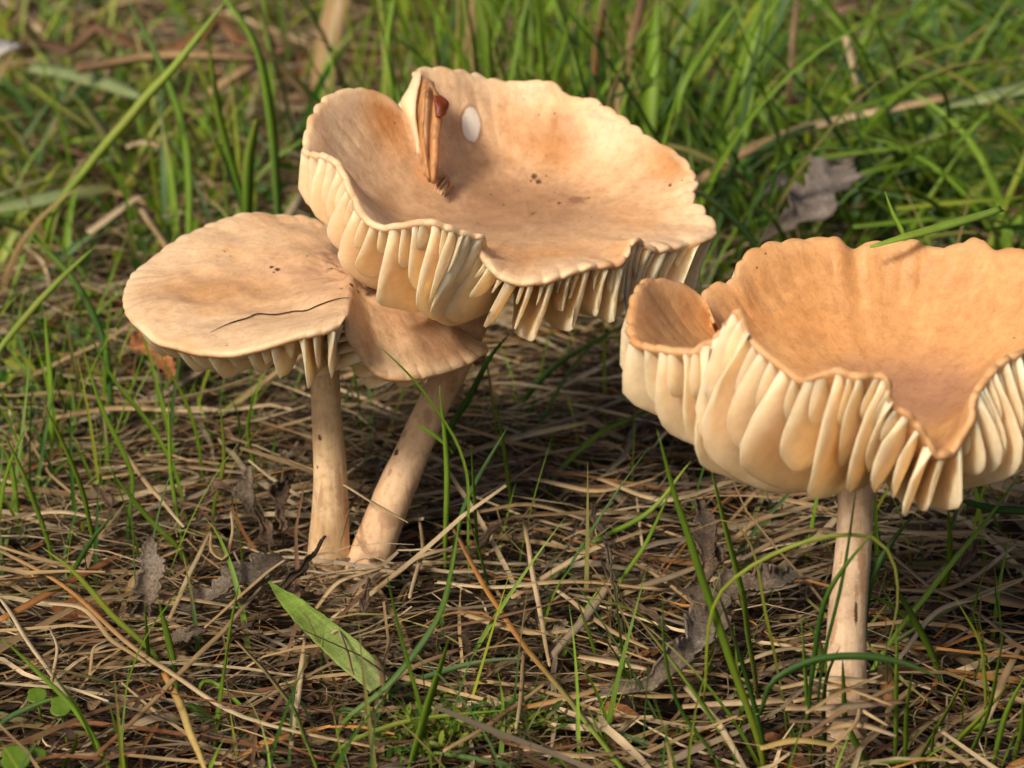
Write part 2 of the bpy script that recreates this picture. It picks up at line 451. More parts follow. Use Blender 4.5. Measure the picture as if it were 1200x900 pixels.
def gill_mesh(g, u, t0, depth, thick, sway, base, down=.25, rise=.22, tail=.35, seed=0, drip=0.0, lean=0.0):
    NTH = g['NTH']; nt, nd = 18, 7
    r = np.random.default_rng(seed)
    t1 = .997
    tq = t0 + (t1 - t0) * np.linspace(0, 1, nt)
    def samp(A, uu):
        i = int(math.floor(uu)) % NTH; f = uu - math.floor(uu)
        col = A[i] * (1 - f) + A[(i + 1) % NTH] * f
        return np.stack([np.interp(tq, g['t'], col[:, k]) for k in range(3)], 1)
    Bm = samp(g['B'], u); N = samp(g['Ns'], u)
    N = -N * (1 - down) + np.array((0, 0, -1.)) * down
    N /= np.linalg.norm(N, axis=1)[:, None]
    T = np.gradient(Bm, axis=0); T /= np.linalg.norm(T, axis=1)[:, None] + 1e-9
    side = np.cross(T, N); side /= np.linalg.norm(side, axis=1)[:, None] + 1e-9
    x = (1 - np.linspace(0, 1, nt))                       # 0 at margin, 1 inner end
    wall = 1 - np.clip(-N[int(nt * .75), 2], 0, 1)
    rise = min(.6, rise * (1 + 2.2 * wall))
    rs = np.clip(x / rise, 0, 1); up = 1 - (1 - rs) ** 2.6
    fall = 1 - (1 - tail) * np.clip((x - rise) / (1 - rise), 0, 1) ** .95
    if t0 > .3: fall = np.clip(1 - np.clip((x - .45) / .55, 0, 1) ** 2.0, 0, 1)
    dep = depth * up * fall * (1 + .05 * np.sin(7 * x + r.random() * 6)) + .012
    dd = np.linspace(0, 1, nd)
    off = dep[:, None] * dd[None, :]
    lat = sway * (dd[None, :] ** 1.5) * np.sin(x * 2.3 + r.random() * 1.5)[:, None] + sway * .35 * np.sin(9 * x + 5 * dd[None, :].T[:, 0].mean() + r.random() * 6)[:, None] * dd[None, :] ** 2
    sg = -1.0 if side[nt // 2][0] > 0 else 1.0
    lat = lat + sg * lean * (dd[None, :] ** 1.3) * dep[:, None]
    inward = drip * dd[None, :, None] ** 2 * off[..., None] * (-T[:, None])
    mid = Bm[:, None] + N[:, None] * (off - .03)[..., None] + side[:, None] * lat[..., None] + inward
    hw = (thick * (1 - .80 * dd ** 1.15))[None, :] * np.clip(.7 + .3 * np.minimum(x / .05, (1 - x) / .12 - 1.0), .35, 1)[:, None]
    A = mid + side[:, None] * hw[..., None]
    Bq = mid - side[:, None] * hw[..., None]
    edge = mid[:, -1] + N * .014
    prof = np.concatenate((A, edge[:, None], Bq[:, ::-1]), 1)            # open loop at the root, sunk in the cap
    nv = prof.shape[1]
    V = prof.reshape(-1, 3) - base
    gd = np.tile(np.concatenate((dd, [1.0], dd[::-1])), nt)
    F = list(map(tuple, grid_faces(nt, nv)))
    F.append(tuple(range(nv))); F.append(tuple((nt - 1) * nv + k for k in range(nv))[::-1])
    me = bpy.data.meshes.new('gill')
    me.from_pydata([tuple(v) for v in V * S], [], F)
    me.polygons.foreach_set('use_smooth', np.full(len(F), True))
    a_ = me.attributes.new('gd', 'FLOAT', 'POINT'); a_.data.foreach_set('value', gd.astype(np.float32))
    me.update()
    return me

def build_mushroom(label, rim, C, a, b, stem_path, stem_r, mats, depth, nfull, seed, group, bmap=None, stem_rough=.05, short=(1, 2), skip=None, lean=0.0, tail0=.45, **kw):
    base = np.asarray(stem_path[0], float)
    root = link('mushroom', None, None, None, base)
    tag(root, label, 'mushroom', group)
    g = cap_geometry(rim, C, a, b, seed=seed, bmap=bmap, nfull=nfull, calm=skip, **kw)
    cap = link('cap', cap_mesh(g, base, 'cap'), mats[0], root)
    r = np.random.default_rng(seed + 50)
    pos = g['pos']
    gills = []
    spacing = g['arc'] / nfull
    for k in range(nfull):
        u0 = pos[k]; u1 = pos[(k + 1) % nfull] + (g['NTH'] if k == nfull - 1 else 0)
        rp = g['R'][int(u0) % g['NTH']]
        if skip is not None and np.linalg.norm(rp - skip[0]) < skip[1]: continue
        D = depth(rp) * (.88 + .24 * r.random())
        gills.append((u0, .07, D, .050 + .012 * r.random(), .06 * r.normal(), (.13 + .05 * r.random()), tail0))
        n = short[0] if (u1 - u0) / g['NTH'] * g['arc'] < spacing * .82 else short[1]
        # a short gill in the middle of each gap, still shorter ones beside it
        um = g['mids'][k]
        gills.append((um, .42 + .2 * r.random(), D * (.62 + .2 * r.random()), .044, .04 * r.normal(), .26, .3))
        if n > 1:
            for q in (.25, .75):
                gills.append((u0 + (u1 - u0) * (q + .03 * r.normal()), .72 + .1 * r.random(), D * (.26 + .2 * r.random()), .038, .02 * r.normal(), .40, .3))
    for i, (u, t0, D, th, sw, rise, tail) in enumerate(gills):
        link('gill', gill_mesh(g, u, t0, D, th, sw, base, seed=seed * 1000 + i, rise=rise, tail=tail, lean=lean * (.75 + .5 * r.random())), M_GILL, cap)
    sp = spline(stem_path, 46); q = np.linspace(0, 1, 46)
    rad = np.interp(q, np.linspace(0, 1, len(stem_r)), stem_r)
    V, F = tube(sp, rad, 36, stem_rough, seed + 9)
    stem = link('stem', mesh_from('stem', V - base, F), mats[1], root)
    # search tree in world cm for laying things on the cap
    P = g['P']; nv = P.shape[1]
    bvh = BVHTree.FromPolygons([Vector(v) for v in P.reshape(-1, 3)], [tuple(f) for f in grid_faces(g['NTH'], nv, True)])
    return root, cap, stem, g, base, bvh
def hit(bvh, px, py):
    d = Vector(ray(px, py)).normalized()
    loc, nrm, i, dist = bvh.ray_cast(Vector((0, 0, CAM_H)), d)
    if loc is None: return None, None
    if nrm.dot(d) > 0: nrm = -nrm
    return np.array(loc), np.array(nrm)

def rimpts(L): return [at(*p) for p in L]

# --- the flat capped mushroom of the pair
rim1 = rimpts([(149,343,36.0),(158,318,36.7),(185,296,37.3),(215,276,37.8),(250,259,38.2),(285,249,38.5),(320,250,38.6),(350,250,38.6),
 (378,258,38.4),(400,272,38.2),(425,292,37.9),(452,318,37.4),(480,348,37.0),(505,374,36.7),(540,388,36.6),(570,403,36.5),(560,415,36.1),
 (540,428,35.7),(510,441,35.2),(480,444,34.9),(455,437,34.8),(440,427,34.8),(425,405,34.7),(413,388,34.6),(408,366,34.5),(398,373,34.2),
 (375,382,34.0),(345,391,33.9),(310,402,33.9),(275,408,33.95),(240,406,34.1),(205,397,34.4),(175,383,34.8),(156,365,35.3)])
C1 = at(418, 316, 36.7)
b1 = gp(386, 646, 0); B1 = b1 + np.array((0, 0, -.9))
# --- the big wavy bowl of the pair
rim2 = rimpts([(364,170,37.0),(368,140,37.5),(385,112,38.1),(410,102,38.5),(440,108,38.8),(465,125,38.9),(484,150,38.8),(490,175,38.6),
 (499,208,38.3),(508,190,38.5),(510,150,38.9),(500,105,39.2),(490,84,39.5),(500,77,39.8),(530,79,40.0),(555,84,40.2),(585,92,40.3),(615,93,40.3),(640,93,40.25),
 (655,100,40.2),(668,112,40.1),(685,113,40.0),(700,118,39.9),(732,137,39.6),(748,150,39.4),(762,160,39.2),(790,176,38.9),(805,190,38.6),
 (815,213,38.2),(812,232,37.9),(825,245,37.6),(836,265,37.3),(825,275,37.0),(800,282,36.8),(785,284,36.6),(765,285,36.4),(742,272,36.2),
 (725,300,35.8),(690,306,35.5),(660,317,35.3),(630,327,35.1),(605,330,35.1),(582,318,35.2),(566,293,35.5),(569,277,35.4),(550,268,35.3),
 (530,258,35.2),(505,250,35.2),(483,252,35.2),(455,256,35.3),(433,247,35.5),(413,212,35.8),(404,190,36.1),(385,178,36.5)])
C2 = at(618, 252, 37.9)
b2 = gp(436, 648, 0)
# --- the mushroom standing alone
rim3 = rimpts([(743,365,31.0),(748,340,31.4),(760,325,31.8),(780,322,32.1),(808,328,32.3),(828,346,32.3),(842,375,32.0),(834,358,32.6),
 (831,345,32.9),(838,331,33.1),(866,322,33.3),(870,303,33.6),(894,285,33.9),(923,281,34.1),(952,279,34.2),(981,278,34.2),(1001,291,34.2),
 (1014,283,34.2),(1042,279,34.2),(1075,279,34.15),(1092,287,34.1),(1116,283,34.0),(1145,276,33.9),(1162,289,33.7),(1186,287,33.5),
 (1210,295,33.2),(1235,310,32.8),(1250,335,32.3),(1250,365,31.7),(1235,385,31.1),(1210,395,30.6),(1182,402,30.2),(1158,419,29.9),
 (1135,456,29.5),(1135,484,29.3),(1122,508,29.2),(1112,524,29.1),(1099,526,29.0),(1088,508,29.0),(1072,488,29.0),(1046,464,29.0),(1046,447,29.0),
 (1036,433,29.05),(1010,433,29.0),(980,423,29.1),(954,429,29.2),(944,431,29.25),(915,412,29.5),(886,386,29.7),(870,357,29.8),(858,367,29.95),
 (850,381,30.2),(837,390,30.2),(812,404,30.1),(779,404,30.2),(748,396,30.5)])
C3 = at(1040, 482, 31.6)
b3 = gp(992, 850, 0)

def bm1(R):
    v = .12 + .48 * np.clip((R[:, 2] - 2.7) / .9, 0, 1)
    for _ in range(3): v = sum(np.roll(v, k) for k in range(-24, 25, 4)) / 13
    return v
PAIR = 'mushrooms growing in the straw'
rel = lambda p, b: tuple(np.asarray(p) - b)
base1 = b1 + np.array((0, 0, -.9)); base2 = b2 + np.array((0, 0, -.9)); base3 = b3 + np.array((0, 0, -.9))
def axis_mark(P, px, py, r, rad, col, soft, nz, base):
    P = spline(P, 60); qx, qy = project(P); i = int(np.argmin((qy - py) ** 2 + .2 * (qx - px) ** 2)); c = P[i]
    tocam = np.array((0, 0, CAM_H)) - c; tocam[2] = 0; tocam /= np.linalg.norm(tocam)
    dx = (px - qx[i]) * (c[1] / CP) / FPX * .93; dx = max(-r * .9, min(r * .9, dx))
    p = c + np.array((dx, 0, 0)) + tocam * math.sqrt(max(r * r - dx * dx, .001))
    return (rel(p, base), rad, col, soft, nz)
s1 = [base1, b1, at(387, 560, b1[1] + .05), at(382, 480, b1[1] + .05), at(380, 420, b1[1] + .1), at(379, 357, b1[1] + .1)]
s2 = [base2 + np.array((-.25, -.05, 0)), b2, at(470, 560, b2[1] + .35), at(505, 480, b2[1] + .7), at(545, 400, b2[1] + 1.0), C2 + np.array((-.35, -.1, -.42))]
s3 = [base3, b3, at(992, 740, b3[1] + .15), at(1000, 640, b3[1] + .3), at(1007, 560, b3[1] + .45), C3 + np.array((-.1, 0, -.38))]
BR = (.10, .05, .025); TN = (.48, .29, .165)
k1 = [axis_mark(s1, x, y, .24, (q, q, q2), c, .6, .9, base1) for x, y, q, q2, c in ((372, 505, .04, .05, BR), (390, 470, .03, .12, TN), (398, 560, .05, .35, TN), (375, 580, .04, .2, TN), (384, 620, .05, .05, TN), (370, 545, .02, .03, BR))]
k2 = [axis_mark(s2, x, y, .29, (q, q, q2), c, .6, .9, b2 + np.array((-.25, -.05, -.9))) for x, y, q, q2, c in ((424, 627, .05, .05, (.04, .015, .01)), (424, 627, .09, .08, TN), (462, 522, .05, .05, BR), (455, 548, .03, .16, TN), (470, 500, .05, .08, TN), (455, 600, .12, .12, TN), (440, 645, .09, .04, BR), (500, 470, .06, .3, TN), (480, 560, .04, .3, TN))]
k3 = [axis_mark(s3, x, y, .26, (q, q, q2), c, .6, .9, base3) for x, y, q, q2, c in ((1005, 700, .022, .40, BR), (1006, 675, .03, .15, TN), (972, 728, .03, .24, BR), (975, 720, .05, .3, TN), (990, 790, .12, .14, TN), (1013, 640, .06, .7, TN), (985, 620, .03, .4, TN))]
M_STEM1 = stem_material('stem_pale', (.74, .52, .30), k1)
M_STEM2 = stem_material('stem_leaning', (.72, .49, .30), k2)
M_STEM3 = stem_material('stem_single', (.70, .51, .34), k3)

m1 = build_mushroom('mushroom with a nearly flat tan cap and upright pale stem, beside the leaning stem', rim1, C1, .58, .55, s1,
    [.34, .29, .235, .21, .20, .26], (None, M_STEM1), lambda p: .48 if p[0] < -3.1 else (.78 if p[0] < -1.9 else .45), 27, 3, PAIR, th_c=.22, lumps=[(at(432, 322, 36.6), .62, .12, 3.4), (at(418, 310, 36.9), .5, .05, 8.0)], disc_noise=.11, ribs=.024, lean=.2,
    bmap=bm1)
m2 = build_mushroom('big mushroom with a wavy bowl shaped cap, deep gills and a leaning stem', rim2, C2, .80, -.12, s2,
    [.33, .30, .24, .225, .225, .30], (None, M_STEM2), lambda p: .52 if p[0] < -2.2 else (.8 if p[0] < -1.8 else (1.0 if p[0] < -.4 else .90)), 35, 4, PAIR, th_c=.24, ribs=.058, lean=.26, tail0=.85, skip=(at(503, 165, 38.7), 1.15))
m3 = build_mushroom('mushroom standing alone with an orange tan funnel cap and cream gills', rim3, C3, .72, .0, s3,
    [.26, .26, .25, .225, .21, .28], (None, M_STEM3), lambda p: .60 if p[0] < 2.05 else (1.0 if p[0] < 4.0 and p[1] < 32 else (.66 if p[0] < 5.3 else .85)), 34, 7, PAIR, th_c=.22, ribs=.048, lean=.26, skip=(at(842, 375, 32.0), .42))

# ---- skins, with the marks each cap carries
def mark(m, px, py, rad, col, soft=.5, nz=.25):
    p, n = hit(m[5], px, py)
    return [(rel(p, m[4]), rad, col, soft, nz)] if p is not None else []
DK = (.075, .035, .016)
sp1 = (sum((mark(m1, x, y, (q, q, q), DK, .5, 1.0) for x, y, q in ((318, 313, .03), (325, 316, .04), (321, 319, .02), (389, 315, .03), (384, 319, .02), (395, 312, .02), (412, 334, .035), (400, 338, .02), (360, 300, .015), (300, 340, .012), (270, 300, .012), (420, 342, .03), (433, 303, .04))), []) + mark(m1, 432, 322, (.42, .5, .4), (.36, .20, .115), .95, .8) + mark(m1, 440, 326, (.16, .3, .2), (.10, .045, .02), .8, .8)
     + mark(m1, 418, 306, (.42, .45, .4), (.30, .16, .09), .9, 1.0) + mark(m1, 428, 312, (.16, .3, .2), (.11, .05, .025), .8, 1.0) + mark(m1, 436, 338, (.12, .16, .12), (.09, .04, .02), .8, .7) + mark(m1, 405, 296, (.25, .3, .2), (.40, .22, .13), 1.0, .5) + mark(m1, 250, 340, (.9, .5, .4), (.60, .34, .16), 1.6, .4)
     + mark(m1, 510, 398, (.7, .5, .5), (.52, .30, .17), 1.4, .3))
sp2 = (mark(m2, 552, 146, (.17, .3, .31), (.42, .22, .11), .25, .10) + mark(m2, 552, 146, (.135, .3, .265), (.86, .76, .64), .2, .2)  # brown ring round the pale oval is painted-in shade, giving it depth
     + sum((mark(m2, x, y, (q, q * 1.5, q), (.11, .05, .022), .6, 1.0) for x, y, q in ((626, 207, .045), (631, 213, .04), (622, 212, .02), (640, 206, .015), (590, 240, .02), (575, 228, .015), (655, 238, .03), (690, 232, .02), (560, 262, .015), (650, 133, .015), (785, 217, .025), (600, 300, .012))), []) + mark(m2, 652, 168, (.42, .5, .4), (.52, .25, .09), 1.6, .35)
     + mark(m2, 790, 185, (.5, .5, .3), (.55, .27, .10), 1.5, .35) + mark(m2, 600, 240, (1.0, .9, .35), (.40, .225, .125), 1.2, .5)
     + mark(m2, 452, 135, (.35, .4, .5), (.56, .27, .10), 1.5, .3) + mark(m2, 676, 234, (.14, .12, .07), (.26, .13, .065), .9, 1.0))
sp3 = (mark(m3, 967, 358, (.07, .07, .07), (.34, .16, .06), 1.2, .3) + mark(m3, 1075, 465, (.9, .9, .35), (.42, .22, .125), 1.5, .4) + mark(m3, 1000, 340, (1.2, .6, .6), (.60, .31, .12), 1.6, .4))
M_CAP1 = cap_material('cap_skin_flat', (.56, .345, .21), (.70, .46, .27), (.77, .54, .33), sp1)
M_CAP2 = cap_material('cap_skin_bowl', (.43, .26, .15), (.68, .42, .23), (.80, .56, .35), sp2)
M_CAP3 = cap_material('cap_skin_single', (.44, .24, .135), (.63, .33, .13), (.66, .36, .155), sp3, (.66, .38, .18))
for m, k in ((m1, M_CAP1), (m2, M_CAP2), (m3, M_CAP3)): m[1].data.materials.append(k)

# ---- the browned gill folded into the cleft of the bowl
def sheet(rows, mat, name, parent, base, thick=.03, n=16, k=7, cat=None):
    """solid sheet lofted between polylines (3-D, cm)"""
    R = [spline(r, n) for r in rows]
    Q = np.stack([spline(np.array([r[i] for r in R]), k) if len(R) > 2 else np.linspace(R[0][i], R[1][i], k) for i in range(n)], 0)
    Q = Q + .012 * np.stack([vnoise(Q * 5, s) for s in (1, 2, 3)], -1)
    du = np.gradient(Q, axis=0); dv = np.gradient(Q, axis=1); N = np.cross(du, dv); N /= np.linalg.norm(N, axis=2, keepdims=True) + 1e-9
    A = Q + N * thick / 2; B = Q - N * thick / 2
    ring = np.concatenate((A, B[:, ::-1]), 1)
    V = ring.reshape(-1, 3) - base; nv = ring.shape[1]
    F = []
    for i in range(n - 1):
        for j in range(nv):
            j2 = (j + 1) % nv
            F.append((i * nv + j, (i + 1) * nv + j, (i + 1) * nv + j2, i * nv + j2))
    F.append(tuple(range(nv))); F.append(tuple((n - 1) * nv + j for j in range(nv))[::-1])
    me = bpy.data.meshes.new(name); me.from_pydata([tuple(v) for v in V * S], [], F)
    me.polygons.foreach_set('use_smooth', np.full(len(F), True)); me.update()
    return link(name, me, mat, parent)
def fold_gill(L, R_, mat, label, thick=.03, name='gill', proud=.05):
    def land(Q):                      # keep the sheet just proud of the torn wall it grows from
        out_ = []
        for (x_, y_, Y_) in Q:
            h, n_ = hit(m2[5], x_, y_)
            out_.append((x_, y_, Y_ if h is None else min(Y_, h[1] - proud)))
        return out_
    L = land(L); R_ = land(R_)
    o = sheet([[at(*p) for p in L], [.5 * (at(*p) + at(*q)) + np.array((0, -.06, 0)) for p, q in zip(L, R_)], [at(*p) for p in R_]], mat, name, m2[1], m2[4], thick)
    o['label'] = label
fold_gill([(489,82,39.3),(478,105,39.0),(471,120,38.8),(482,148,38.7),(491,182,38.5)], [(494,84,39.2),(490,106,38.8),(487,122,38.6),(488,150,38.5),(494,184,38.4)], M_GILL, 'pale gill face of the torn edge in the cleft')
fold_gill([(492,88,39.2),(488,115,38.85),(487,140,38.65),(490,175,38.45),(498,206,38.2)], [(508,97,39.1),(513,118,38.75),(513,145,38.55),(511,178,38.35),(507,210,38.15)], M_PALEBROWN, 'tan inner face of the torn edge in the cleft', .02, proud=.03)
fold_gill([(497,94,38.9),(492,118,38.5),(491,142,38.35),(494,176,38.2),(502,211,37.95)], [(501,96,38.8),(499,118,38.35),(497,145,38.2),(499,178,38.1),(505,213,37.9)], M_BROWNGILL, 'orange brown gill in the cleft', .02)
fold_gill([(507,100,38.85),(508,118,38.5),(505,146,38.35),(504,178,38.15),(505,212,37.95)], [(513,109,38.75),(519,128,38.45),(516,152,38.3),(514,182,38.1),(509,215,37.9)], M_BROWNGILL, 'orange brown gill in the cleft', .025)
fold_gill([(508,111,38.5),(509,122,38.4),(511,138,38.3)], [(515,113,38.6),(525,121,38.5),(521,135,38.4)], M_REDTIP, 'dark red brown dried tip in the cleft', .03, 'gill_tip', .12)

# ------------------------------------------------------------------ blades and straws
PAL = {'tan': (.39, .26, .125), 'pale': (.55, .42, .25), 'grey': (.28, .215, .145), 'brown': (.18, .10, .055), 'orange': (.42, .19, .05), 'rust': (.22, .09, .035),
       'dark': (.06, .038, .024), 'olive': (.22, .20, .06), 'yellow': (.50, .36, .12),
       'g': (.155, .265, .02), 'gd': (.055, .135, .018), 'gy': (.27, .32, .03), 'gl': (.24, .39, .04), 'gb': (.085, .165, .045), 'gp': (.28, .34, .15)}

def ribbons(P, N, W, colr, fold=.3, thick=0.0, rnd=None):
    """P n,m,3 centre lines; N n,m,3 facing; W n,m widths; colr n,m,3 -> V, F, attrs. thick>0 closes the section"""
    n, m, _ = P.shape
    T = np.gradient(P, axis=1); T /= np.linalg.norm(T, axis=2, keepdims=True) + 1e-9
    Sd = np.cross(T, N); Sd /= np.linalg.norm(Sd, axis=2, keepdims=True) + 1e-9
    Nn = np.cross(Sd, T)
    h = (W / 2)[..., None]
    L = P - Sd * h; Rr = P + Sd * h; K = P - Nn * h * fold
    cols = [L, K, Rr]; ac = [0., .5, 1.]
    if thick:
        tk = np.minimum(thick, W * .6)[..., None]
        cols.append(K - Nn * tk); ac.append(.5)
    k = len(cols)
    V = np.stack(cols, 2)
    along = np.concatenate((np.zeros((n, 1)), np.cumsum(np.linalg.norm(np.diff(P, axis=1), axis=2), 1)), 1)
    if rnd is None: rnd = np.random.default_rng(1).random(n)
    tu = np.stack([np.stack((np.full((n, m), a), along, np.broadcast_to(rnd[:, None], (n, m))), -1) for a in ac], 2)
    C = np.repeat(colr[:, :, None, :], k, 2)
    idx = np.arange(n * m * k).reshape(n, m, k)
    F = []
    for j in range(k if thick else k - 1):
        j2 = (j + 1) % k
        F.append(np.stack((idx[:, :-1, j], idx[:, 1:, j], idx[:, 1:, j2], idx[:, :-1, j2]), -1).reshape(-1, 4))
    if thick:
        F.append(np.stack((idx[:, 0, 0], idx[:, 0, 1], idx[:, 0, 2], idx[:, 0, 3]), -1)); F.append(np.stack((idx[:, -1, 3], idx[:, -1, 2], idx[:, -1, 1], idx[:, -1, 0]), -1))
    return V.reshape(-1, 3), np.vstack(F), {'Col': ('FLOAT_COLOR', C.reshape(-1, 3)), 'tu': ('FLOAT_VECTOR', tu.reshape(-1, 3))}

def single(name, pts, wcm, cols, mat, label, cat, group=None, taper=(.6, .05), face=None, fold=.35, thick=.022, n=22, wob=.02, twist=0.0, mid=1.0):
    """one blade or straw of its own; cols = colours from first to last point"""
    P = spline(pts, n)
    r = np.random.default_rng(abs(hash((round(float(P[0][0]), 3), round(float(P[-1][2]), 3)))) % 99991)
    q = np.linspace(0, 1, n)
    P = P + wob * np.sin(np.pi * q)[:, None] * np.stack([vnoise(P * 1.6 + r.random(3) * 9, s) for s in (4, 5, 6)], 1)
    W = wcm * np.where(q < .5, taper[0] + (mid - taper[0]) * np.sin(q * np.pi), taper[1] + (mid - taper[1]) * np.sin(q * np.pi) ** .8)
    if face is None: face = np.array((.35 * r.normal(), -1, .5))
    N = np.tile(np.asarray(face, float), (n, 1))
    if twist:
        a = twist * (q - .3); N = N * np.cos(a)[:, None] + np.array((1., 0, .3)) * np.sin(a)[:, None]
    cc = np.asarray([PAL[c] if isinstance(c, str) else c for c in (cols if isinstance(cols, (list, tuple)) and not isinstance(cols[0], float) else [cols])], float)
    x = np.linspace(0, 1, len(cc)) if len(cc) > 1 else np.array([0.])
    colr = np.stack([np.interp(q, x, cc[:, k]) for k in range(3)], 1) * (.85 + .3 * r.random())
    base = P[0].copy()
    V, F, A = ribbons(P[None] - base, N[None], W[None], colr[None], fold, thick, r.random(1))
    o = link(name, mesh_from(name, V, F, A), mat, None, base)
    return tag(o, label, cat, group)

LAND = [('the foot of the lone stem', at(992, 850, 29.5)), ('the foot of the upright stem', gp(370, 650, 0)), ('the foot of the leaning stem', gp(450, 655, 0)), ('the curled oak leaf', gp(800, 760, .3)),
        ('the wide green leaf', gp(380, 745, .4)), ('the upright grey leaf', gp(172, 690, .3)), ('the grey flaking leaf', gp(275, 690, .3)), ('the round leaved seedlings', gp(50, 840, 0)), ('the low moss clump', gp(540, 850, 0)),
        ('the orange dead leaf', gp(182, 420, 0)), ('the open straw under the bowl', gp(640, 560, 0)), ('the straw behind the lone stem', gp(1110, 660, 0)), ('the shoots beyond the lone stem', gp(1150, 860, 0))]
def near(p): return min(LAND, key=lambda l: np.linalg.norm(np.asarray(p)[:2] - l[1][:2]))[0]
def hue_word(c):
    c = np.asarray(PAL[c] if isinstance(c, str) else c)
    if c[0] > c[1]:
        return 'orange' if c[0] > 2 * c[1] and c[0] > .3 else ('pale' if c[0] > .45 else ('tan' if c[0] > .3 else ('grey' if c[2] > .55 * c[0] else 'brown')))
    return 'yellow green' if c[0] > .62 * c[1] else ('dark green' if c[1] < .13 else ('bright green' if c[1] > .3 else 'green'))
def px2cm(w, P): return w * (P[1] * CP - (P[2] - CAM_H) * SP) / FPX
def erect(pts, w, cols, label=None, y0=None, y1=None, dy=-.4, group=None, z0=-.35, **kw):
    """green blade: first pixel at the foot, last at the tip"""
    if label is None:
        ln = sum(math.dist(a, b) for a, b in zip(pts, pts[1:])); lean = abs(pts[-1][0] - pts[0][0]) / max(1, abs(pts[-1][1] - pts[0][1]))
        label = '%s %s %s grass blade %s near %s' % ('long' if ln > 150 else 'short', 'broad' if w > 8 else ('thin' if w < 6 else 'narrow'), hue_word(cols[len(cols) // 2]), 'standing upright' if lean < .3 else ('leaning' if lean < 1.2 else 'lying low'), near(gp(*pts[0], 0)))
        group = 'green blades among the straw'
    if y0 is None: y0 = gp(*pts[0], -.05)[1]
    if y1 is None: y1 = y0 + dy
    L = np.concatenate(([0], np.cumsum([math.dist(a, b) for a, b in zip(pts, pts[1:])]))); L /= L[-1]
    P = [at(p[0], p[1], y0 + (y1 - y0) * l) for p, l in zip(pts, L)]
    foot = P[0] + (P[0] - P[1]) / np.linalg.norm(P[0] - P[1]) * .15 + np.array((0, 0, z0)); 
    w = px2cm(w, P[len(P) // 2])
    return single('grass_shoot', [foot] + P, w, cols, M_GRASS, label, 'grass', group, kw.pop('taper', (.55, .06)), **kw)
def lying(pts, w, cols, label=None, z=.12, z1=None, name='dry_straw', cat='straw', mat=None, group=None, **kw):
    if label is None:
        ln = sum(math.dist(a, b) for a, b in zip(pts, pts[1:])); dx = abs(pts[-1][0] - pts[0][0]); dy = abs(pts[-1][1] - pts[0][1])
        label = '%s %s %s straw lying %s near %s' % ('long' if ln > 130 else 'short', 'broad' if w > 7 else 'thin', hue_word(cols[len(cols) // 2]), 'level' if dy < .3 * dx else ('slantwise' if dy < 1.5 * dx else 'end on'), near(gp(*pts[len(pts) // 2], 0)))
        group = 'loose dry straws'
    z1 = z if z1 is None else z1
    q = np.linspace(0, 1, len(pts))
    P = [gp(p[0], p[1], z + (z1 - z) * t + (.06 * math.sin(math.pi * t))) for p, t in zip(pts, q)]
    w = px2cm(w, P[len(P) // 2])
    f = kw.pop('face', (.25 * rng.normal(), -.45, 1))
    return single(name, P, w, cols, mat or M_STRAW, label, cat, group, kw.pop('taper', (.75, .5)), face=np.array(f), **kw)

